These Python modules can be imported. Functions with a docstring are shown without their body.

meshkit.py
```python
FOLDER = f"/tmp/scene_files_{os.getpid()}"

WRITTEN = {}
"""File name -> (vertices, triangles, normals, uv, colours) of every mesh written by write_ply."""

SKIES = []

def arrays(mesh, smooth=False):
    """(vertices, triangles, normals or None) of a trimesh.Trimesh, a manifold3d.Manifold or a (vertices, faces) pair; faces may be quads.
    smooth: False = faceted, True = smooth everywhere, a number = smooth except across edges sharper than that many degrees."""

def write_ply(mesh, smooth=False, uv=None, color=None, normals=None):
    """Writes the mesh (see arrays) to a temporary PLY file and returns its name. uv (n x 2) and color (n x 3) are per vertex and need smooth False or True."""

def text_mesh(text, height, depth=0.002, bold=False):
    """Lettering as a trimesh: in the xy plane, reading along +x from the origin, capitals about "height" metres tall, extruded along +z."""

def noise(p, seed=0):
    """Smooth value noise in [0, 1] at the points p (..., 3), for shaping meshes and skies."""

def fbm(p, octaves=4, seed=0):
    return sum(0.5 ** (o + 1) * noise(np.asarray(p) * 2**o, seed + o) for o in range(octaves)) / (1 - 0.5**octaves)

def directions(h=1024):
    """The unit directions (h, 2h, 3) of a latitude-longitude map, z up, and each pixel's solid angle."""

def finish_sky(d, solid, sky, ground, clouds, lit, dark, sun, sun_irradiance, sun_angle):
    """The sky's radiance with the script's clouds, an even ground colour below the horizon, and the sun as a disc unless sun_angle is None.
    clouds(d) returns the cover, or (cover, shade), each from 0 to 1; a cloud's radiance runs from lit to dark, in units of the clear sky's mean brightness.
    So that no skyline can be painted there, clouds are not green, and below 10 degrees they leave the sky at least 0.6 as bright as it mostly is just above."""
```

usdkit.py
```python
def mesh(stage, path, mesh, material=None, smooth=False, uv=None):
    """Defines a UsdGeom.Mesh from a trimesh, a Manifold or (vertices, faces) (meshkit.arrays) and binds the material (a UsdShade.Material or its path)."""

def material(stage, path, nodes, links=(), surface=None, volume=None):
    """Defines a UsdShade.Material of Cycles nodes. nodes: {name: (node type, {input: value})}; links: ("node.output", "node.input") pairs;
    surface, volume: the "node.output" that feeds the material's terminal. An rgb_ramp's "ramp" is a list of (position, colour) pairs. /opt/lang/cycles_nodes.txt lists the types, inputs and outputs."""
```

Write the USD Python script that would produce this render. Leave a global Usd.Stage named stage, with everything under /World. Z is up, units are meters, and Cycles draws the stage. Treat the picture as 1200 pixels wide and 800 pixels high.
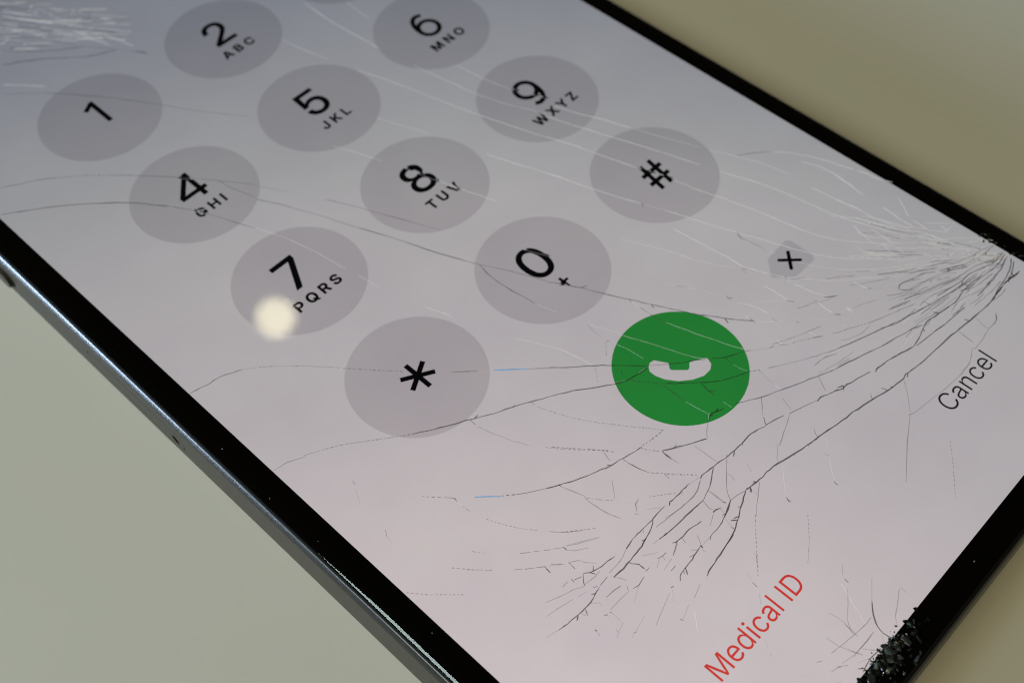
import json, math, random
import numpy as np
import trimesh
import manifold3d as m3
import usdkit
from pxr import Gf, Sdf, Usd, UsdGeom, UsdLux, UsdShade
from shapely import affinity, union_all
from shapely.geometry import LineString, Point, Polygon, box
from shapely.ops import split as shp_split

stage = Usd.Stage.CreateInMemory()
UsdGeom.SetStageUpAxis(stage, 'Z')
UsdGeom.SetStageMetersPerUnit(stage, 1.0)
UsdGeom.Xform.Define(stage, '/World')
MM = 0.001
random.seed(7)
rng = np.random.default_rng(7)

# ---------------------------------------------------------------- camera (a phone camera held over the lower left edge)
CAM = Gf.Matrix4d(0.688744, -0.724772, -0.018340, 0,
                  0.599246, 0.554855, 0.577097, 0,
                  -0.408088, -0.408462, 0.816470, 0,
                  -0.060497, -0.109887, 0.109901, 1)
cam = UsdGeom.Camera.Define(stage, '/World/camera')
cam.AddTransformOp().Set(CAM)
cam.CreateHorizontalApertureAttr(36.0)
cam.CreateFocalLengthAttr(43.131)
cam.CreateClippingRangeAttr(Gf.Vec2f(0.01, 50.0))
cam.CreateFStopAttr(43.131 / 1.35)
cam.CreateFocusDistanceAttr(0.114)
cam.CreateExposureAttr(0.0)


# ---------------------------------------------------------------- light: a dim room, a window, a ceiling panel, a strip and one bulb
def aim(x, target, pos):
    p, t = Gf.Vec3d(*pos), Gf.Vec3d(*target)
    z = (p - t).GetNormalized()
    up = Gf.Vec3d(0, 0, 1) if abs(z[2]) < 0.95 else Gf.Vec3d(0, 1, 0)
    r = Gf.Cross(up, z).GetNormalized()
    u = Gf.Cross(z, r)
    x.AddTransformOp().Set(Gf.Matrix4d(r[0], r[1], r[2], 0, u[0], u[1], u[2], 0, z[0], z[1], z[2], 0, p[0], p[1], p[2], 1))


def rect_light(name, pos, w, h, power, color, target=(-0.01, -0.05, 0)):
    l = UsdLux.RectLight.Define(stage, '/World/' + name)
    aim(l, target, pos)
    l.CreateWidthAttr(w); l.CreateHeightAttr(h)
    l.CreateIntensityAttr(power); l.CreateColorAttr(Gf.Vec3f(*color))
    return l


room = UsdLux.DomeLight.Define(stage, '/World/room_light')
room.CreateIntensityAttr(0.006); room.CreateColorAttr(Gf.Vec3f(1.0, 0.85, 0.6))
rect_light('window_light', (-0.40, 0.40, 0.10), 0.35, 0.06, 100.0, (0.54, 0.74, 1.0))
rect_light('ceiling_light', (-0.76, -0.24, 1.05), 0.9, 0.9, 3.6, (1.0, 0.87, 0.53))
rect_light('strip_light', (-0.90, 0.27, 0.80), 0.30, 0.38, 10.0, (0.80, 1.0, 0.97))
bulb = UsdLux.SphereLight.Define(stage, '/World/bulb_light')
bulb.AddTranslateOp().Set(Gf.Vec3d(-0.0238 + 0.2818 * 2, -0.0384 + 0.5487 * 2, 0.0074 + 0.7871 * 2))
bulb.CreateRadiusAttr(0.0325); bulb.CreateIntensityAttr(11.5); bulb.CreateColorAttr(Gf.Vec3f(1.0, 0.93, 0.60))


# ---------------------------------------------------------------- helpers
COUNT = {}


def numbered(parent, name):
    k = (parent, name)
    n = COUNT.get(k, 0)
    COUNT[k] = n + 1
    return name if n == 0 else f'{name}_{n:03d}'


def obj(name, mesh, mat, parent='/World', smooth=False, label=None, category=None, kind=None, group=None):
    path = f'{parent}/{numbered(parent, name)}'
    m = usdkit.mesh(stage, path, mesh, mat, smooth=smooth)
    p = m.GetPrim()
    for k, v in (('label', label), ('category', category), ('kind', kind), ('group', group)):
        if v:
            p.SetCustomDataByKey(k, v)
    return path


def mat(name, nodes, links=(), surface='p.BSDF'):
    return usdkit.material(stage, '/World/Looks/' + name, nodes, links, surface=surface)


def plain(name, color, rough=0.5, metal=0.0, spec=0.5, **kw):
    return mat(name, {'p': ('principled_bsdf', dict(base_color=color, roughness=rough, metallic=metal, specular_ior_level=spec, **kw))})


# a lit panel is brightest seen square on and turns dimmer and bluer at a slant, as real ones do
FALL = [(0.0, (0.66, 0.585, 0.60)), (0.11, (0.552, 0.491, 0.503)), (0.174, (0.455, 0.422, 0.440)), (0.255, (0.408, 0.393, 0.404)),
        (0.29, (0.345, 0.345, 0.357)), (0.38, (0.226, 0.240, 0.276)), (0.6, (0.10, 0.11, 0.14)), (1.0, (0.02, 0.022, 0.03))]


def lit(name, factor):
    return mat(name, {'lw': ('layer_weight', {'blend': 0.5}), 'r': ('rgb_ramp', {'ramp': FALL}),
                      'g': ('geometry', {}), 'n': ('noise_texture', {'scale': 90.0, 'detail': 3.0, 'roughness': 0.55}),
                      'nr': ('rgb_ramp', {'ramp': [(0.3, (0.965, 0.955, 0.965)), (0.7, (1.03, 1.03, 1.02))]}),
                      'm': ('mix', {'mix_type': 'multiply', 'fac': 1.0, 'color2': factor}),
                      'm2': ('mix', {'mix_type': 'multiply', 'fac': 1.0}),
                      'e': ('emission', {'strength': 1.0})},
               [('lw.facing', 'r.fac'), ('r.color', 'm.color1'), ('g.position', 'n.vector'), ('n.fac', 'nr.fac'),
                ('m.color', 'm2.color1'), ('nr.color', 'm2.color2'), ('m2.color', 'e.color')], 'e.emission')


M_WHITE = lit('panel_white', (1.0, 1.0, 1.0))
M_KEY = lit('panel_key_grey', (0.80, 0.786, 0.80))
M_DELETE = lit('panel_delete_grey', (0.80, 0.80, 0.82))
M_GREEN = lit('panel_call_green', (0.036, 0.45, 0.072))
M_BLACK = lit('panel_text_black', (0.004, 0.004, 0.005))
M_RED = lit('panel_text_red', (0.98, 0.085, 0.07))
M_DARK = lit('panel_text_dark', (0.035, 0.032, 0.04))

M_TABLE = mat('table_laminate', {
    'g': ('geometry', {}),
    'n': ('noise_texture', {'scale': 14.0, 'detail': 3.0, 'roughness': 0.5}),
    'r': ('rgb_ramp', {'ramp': [(0.35, (0.465, 0.458, 0.405)), (0.65, (0.495, 0.485, 0.432))]}),
    'f': ('noise_texture', {'scale': 1800.0, 'detail': 2.0}),
    'b': ('bump', {'strength': 0.04, 'distance': 0.0001}),
    'p': ('principled_bsdf', {'roughness': 0.42, 'specular_ior_level': 0.35})},
    [('g.position', 'n.vector'), ('n.fac', 'r.fac'), ('r.color', 'p.base_color'), ('g.position', 'f.vector'), ('f.fac', 'b.height'), ('b.normal', 'p.normal')])
M_STEEL = plain('graphite_anodised', (0.029, 0.024, 0.017), 0.42, 0.0, 0.28)
M_EDGE = plain('polished_edge', (0.092, 0.088, 0.086), 0.30, 1.0)
M_HOLE = plain('dark_gap', (0.006, 0.006, 0.006), 0.7, spec=0.1)
M_GASKET = plain('black_gasket', (0.004, 0.004, 0.0045), 0.55, spec=0.2)
M_BORDER = plain('black_border_print', (0.0012, 0.0012, 0.0014), 0.6, spec=0.0)
M_GLASS = mat('cover_glass', {
    'f': ('fresnel', {'IOR': 1.5}), 't': ('transparent_bsdf', {'color': (0.995, 1.0, 0.997)}),
    's': ('glossy_bsdf', {'color': (1, 1, 1), 'roughness': 0.03}), 'x': ('mix_closure', {})},
    [('f.fac', 'x.fac'), ('t.BSDF', 'x.closure1'), ('s.BSDF', 'x.closure2')], 'x.closure')


def thin(name, color, opacity, rough=0.4):
    return mat(name, {'t': ('transparent_bsdf', {'color': (1, 1, 1)}), 'd': ('principled_bsdf', {'base_color': color, 'roughness': rough, 'specular_ior_level': 0.3}),
                      'x': ('mix_closure', {'fac': opacity})}, [('t.BSDF', 'x.closure1'), ('d.BSDF', 'x.closure2')], 'x.closure')


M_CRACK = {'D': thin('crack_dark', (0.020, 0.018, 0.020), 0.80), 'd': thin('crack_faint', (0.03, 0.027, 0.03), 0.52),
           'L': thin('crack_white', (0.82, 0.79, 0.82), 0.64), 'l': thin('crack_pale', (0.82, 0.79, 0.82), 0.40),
           'S': thin('crack_dotted', (0.05, 0.045, 0.05), 0.65), 'B': thin('crack_blue', (0.06, 0.42, 0.92), 0.9), 'O': thin('crack_pink', (0.85, 0.45, 0.38), 0.6)}
M_CHIP = [mat(n, {'p': ('principled_bsdf', {'base_color': c, 'roughness': r, 'specular_ior_level': 0.6, 'ior': 1.5})}) for n, c, r in
          (('glass_chip_black', (0.004, 0.005, 0.005), 0.18), ('glass_chip_dark', (0.016, 0.02, 0.019), 0.25), ('glass_chip_green', (0.045, 0.058, 0.052), 0.35), ('glass_chip_pale', (0.16, 0.17, 0.165), 0.4))]

# ---------------------------------------------------------------- the table
TOP = trimesh.creation.box((1.6, 1.6, 0.03)); TOP.apply_translation((0.0, 0.1, -0.015))
obj('table', TOP, M_TABLE, label='plain pale grey green table top under the cracked phone', kind='structure')

# ---------------------------------------------------------------- the phone: x across the screen, y towards its top, z up, millimetres
Z_PANEL, Z_TOP = 7.15, 7.40
X0, X1, Y0, Y1 = -39.15, 38.55, -108.05, 52.8            # the outside of the metal frame
PH = '/World/cracked_phone'
ph = UsdGeom.Xform.Define(stage, PH).GetPrim()
ph.SetCustomDataByKey('label', 'graphite smartphone lying face up with badly cracked glass over a lit dial pad')
ph.SetCustomDataByKey('category', 'smartphone')


def rounded(x0, y0, x1, y1, r, n=20, side=0):
    c = [(x1 - r, y1 - r, 0), (x0 + r, y1 - r, 90), (x0 + r, y0 + r, 180), (x1 - r, y0 + r, 270)]
    arcs = [np.array([(cx + r * math.cos(math.radians(a + 90 * i / n)), cy + r * math.sin(math.radians(a + 90 * i / n))) for i in range(n + 1)]) for cx, cy, a in c]
    out = []
    for k in range(4):                                     # the straight sides are cut into short lengths
        p, q = arcs[k][-1], arcs[(k + 1) % 4][0]
        out += [arcs[k], np.array([p + (q - p) * t for t in np.linspace(0, 1, side + 2)[1:-1]]).reshape(-1, 2)]
    return np.vstack(out)


def outline(inset, r=11.5):
    return rounded(X0 + inset, Y0 + inset, X1 - inset, Y1 - inset, max(r - inset, 0.5), side=24)


def loft(profile, cap_bottom=False, cap_top=False):
    rings = [np.c_[outline(i), np.full(180, z)] for i, z in profile]
    n = len(rings[0]); v = np.vstack(rings); f = []
    for k in range(len(rings) - 1):
        for j in range(n):
            a, b = k * n + j, k * n + (j + 1) % n
            f += [(a, b, b + n), (a, b + n, a + n)]
    for on, k, flip in ((cap_bottom, 0, True), (cap_top, len(rings) - 1, False)):
        if on:
            c = len(v); v = np.vstack([v, [*v[k * n:(k + 1) * n].mean(0)]])
            for j in range(n):
                t = (k * n + j, k * n + (j + 1) % n, c)
                f.append(t[::-1] if flip else t)
    return trimesh.Trimesh(v * MM, np.array(f), process=False)


def slot(y0, y1, z0, z1, x0, x1):
    """A slot-shaped prism through the long side wall: it runs along y, is rounded at its ends and goes from x0 to x1."""
    r = (z1 - z0) / 2
    c = m3.CrossSection([[(y, z) for y, z in rounded(y0, z0, y1, z1, r - 1e-3, 10)]])
    m = c.extrude(x1 - x0)                                # (y, z, depth) -> (depth, y, z)
    return m.transform(np.array([[0, 0, 1, x0], [1, 0, 0, 0], [0, 1, 0, 0]], float))


def tm(m):
    g = m.to_mesh()
    return trimesh.Trimesh(np.array(g.vert_properties[:, :3]) * MM, np.array(g.tri_verts), process=False)


fillet = [(1.3 * (1 - math.cos(math.radians(a))), 5.93 + 1.3 * math.sin(math.radians(a))) for a in range(0, 49, 6)]
body = loft([(1.1, 0.03), (0.6, 0.08), (0.25, 0.28), (0.07, 0.55), (0.0, 0.9), (0.0, 5.93)], True, True)
solid = m3.Manifold(m3.Mesh((body.vertices / MM).astype(np.float32), body.faces.astype(np.uint32)))
TRAY = (-41.3, -24.6, 1.95, 4.75)
HOLE_Y, HOLE_Z = -39.85, 3.1
solid = solid - slot(*TRAY, X0 - 1, X0 + 0.5) - slot(-10.6, 2.4, 2.0, 4.6, X0 - 1, X0 + 0.35)
obj('metal_frame', tm(solid), M_STEEL, PH, smooth=28)
tray = slot(TRAY[0] + 0.07, TRAY[1] - 0.07, TRAY[2] + 0.07, TRAY[3] - 0.07, X0, X0 + 0.48)
pin = m3.Manifold.cylinder(2, 0.60, 0.60, 24).rotate([0, 90, 0]).translate([X0 - 1, HOLE_Y, HOLE_Z])
TR = obj('sim_tray', tm(tray - pin), M_STEEL, PH, smooth=28)
obj('pin_hole', tm(m3.Manifold.cylinder(0.05, 0.595, 0.595, 24).rotate([0, 90, 0]).translate([X0 + 0.40, HOLE_Y, HOLE_Z])), M_HOLE, TR)
obj('volume_button', tm(slot(-10.35, 2.15, 2.2, 4.4, X0 - 0.45, X0 + 0.34)), M_STEEL, PH, smooth=28)
obj('polished_edge', loft(fillet + [(0.6, 6.89)]), M_EDGE, PH, smooth=50)
obj('gasket', loft([(0.44, 6.70), (0.445, 6.905), (0.49, 6.94), (0.70, 6.97), (0.85, 6.90)]), M_GASKET, PH, smooth=40)


def sheet(shape, z, up=0.0):
    """A flat polygon (millimetres) as a mesh at height z."""
    vs, fs, n = [], [], 0
    for g in getattr(shape, 'geoms', [shape]):
        if g.is_empty or g.geom_type != 'Polygon' or g.area < 1e-5:
            continue
        v, f = trimesh.creation.triangulate_polygon(g, engine='earcut')
        if len(f) == 0:
            continue
        v = np.c_[v, np.full(len(v), z)]
        nrm = np.cross(v[f[:, 1]] - v[f[:, 0]], v[f[:, 2]] - v[f[:, 0]])[:, 2]
        f = np.where(nrm[:, None] < 0, f[:, ::-1], f)
        vs.append(v); fs.append(f + n); n += len(v)
    return trimesh.Trimesh(np.vstack(vs) * MM, np.vstack(fs), process=False)


PANEL = Polygon(rounded(-35.78, -104.58, 35.35, 49.6, 8.6))
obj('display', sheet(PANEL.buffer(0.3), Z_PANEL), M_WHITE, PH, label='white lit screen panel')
obj('black_border', sheet(Polygon(outline(1.6)).difference(PANEL), Z_PANEL + 0.03), M_BORDER, PH)
edge = [(0.66, 6.95)] + [(0.665 + 1.5 * (math.sin(math.radians(36)) - math.sin(math.radians(a))), Z_TOP - 1.5 * (1 - math.cos(math.radians(a)))) for a in np.arange(36, -0.1, -2.0)] + [(1.9, Z_TOP), (3.0, Z_TOP)]
GL = obj('cover_glass', loft(edge, False, True), M_GLASS, PH, smooth=35)
EDGE = loft([(0.70, 6.80), (0.70, 7.00), (1.10, 7.13), (1.75, 7.175)])
obj('glass_rim_print', EDGE, M_BORDER, PH, smooth=40)

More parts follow.
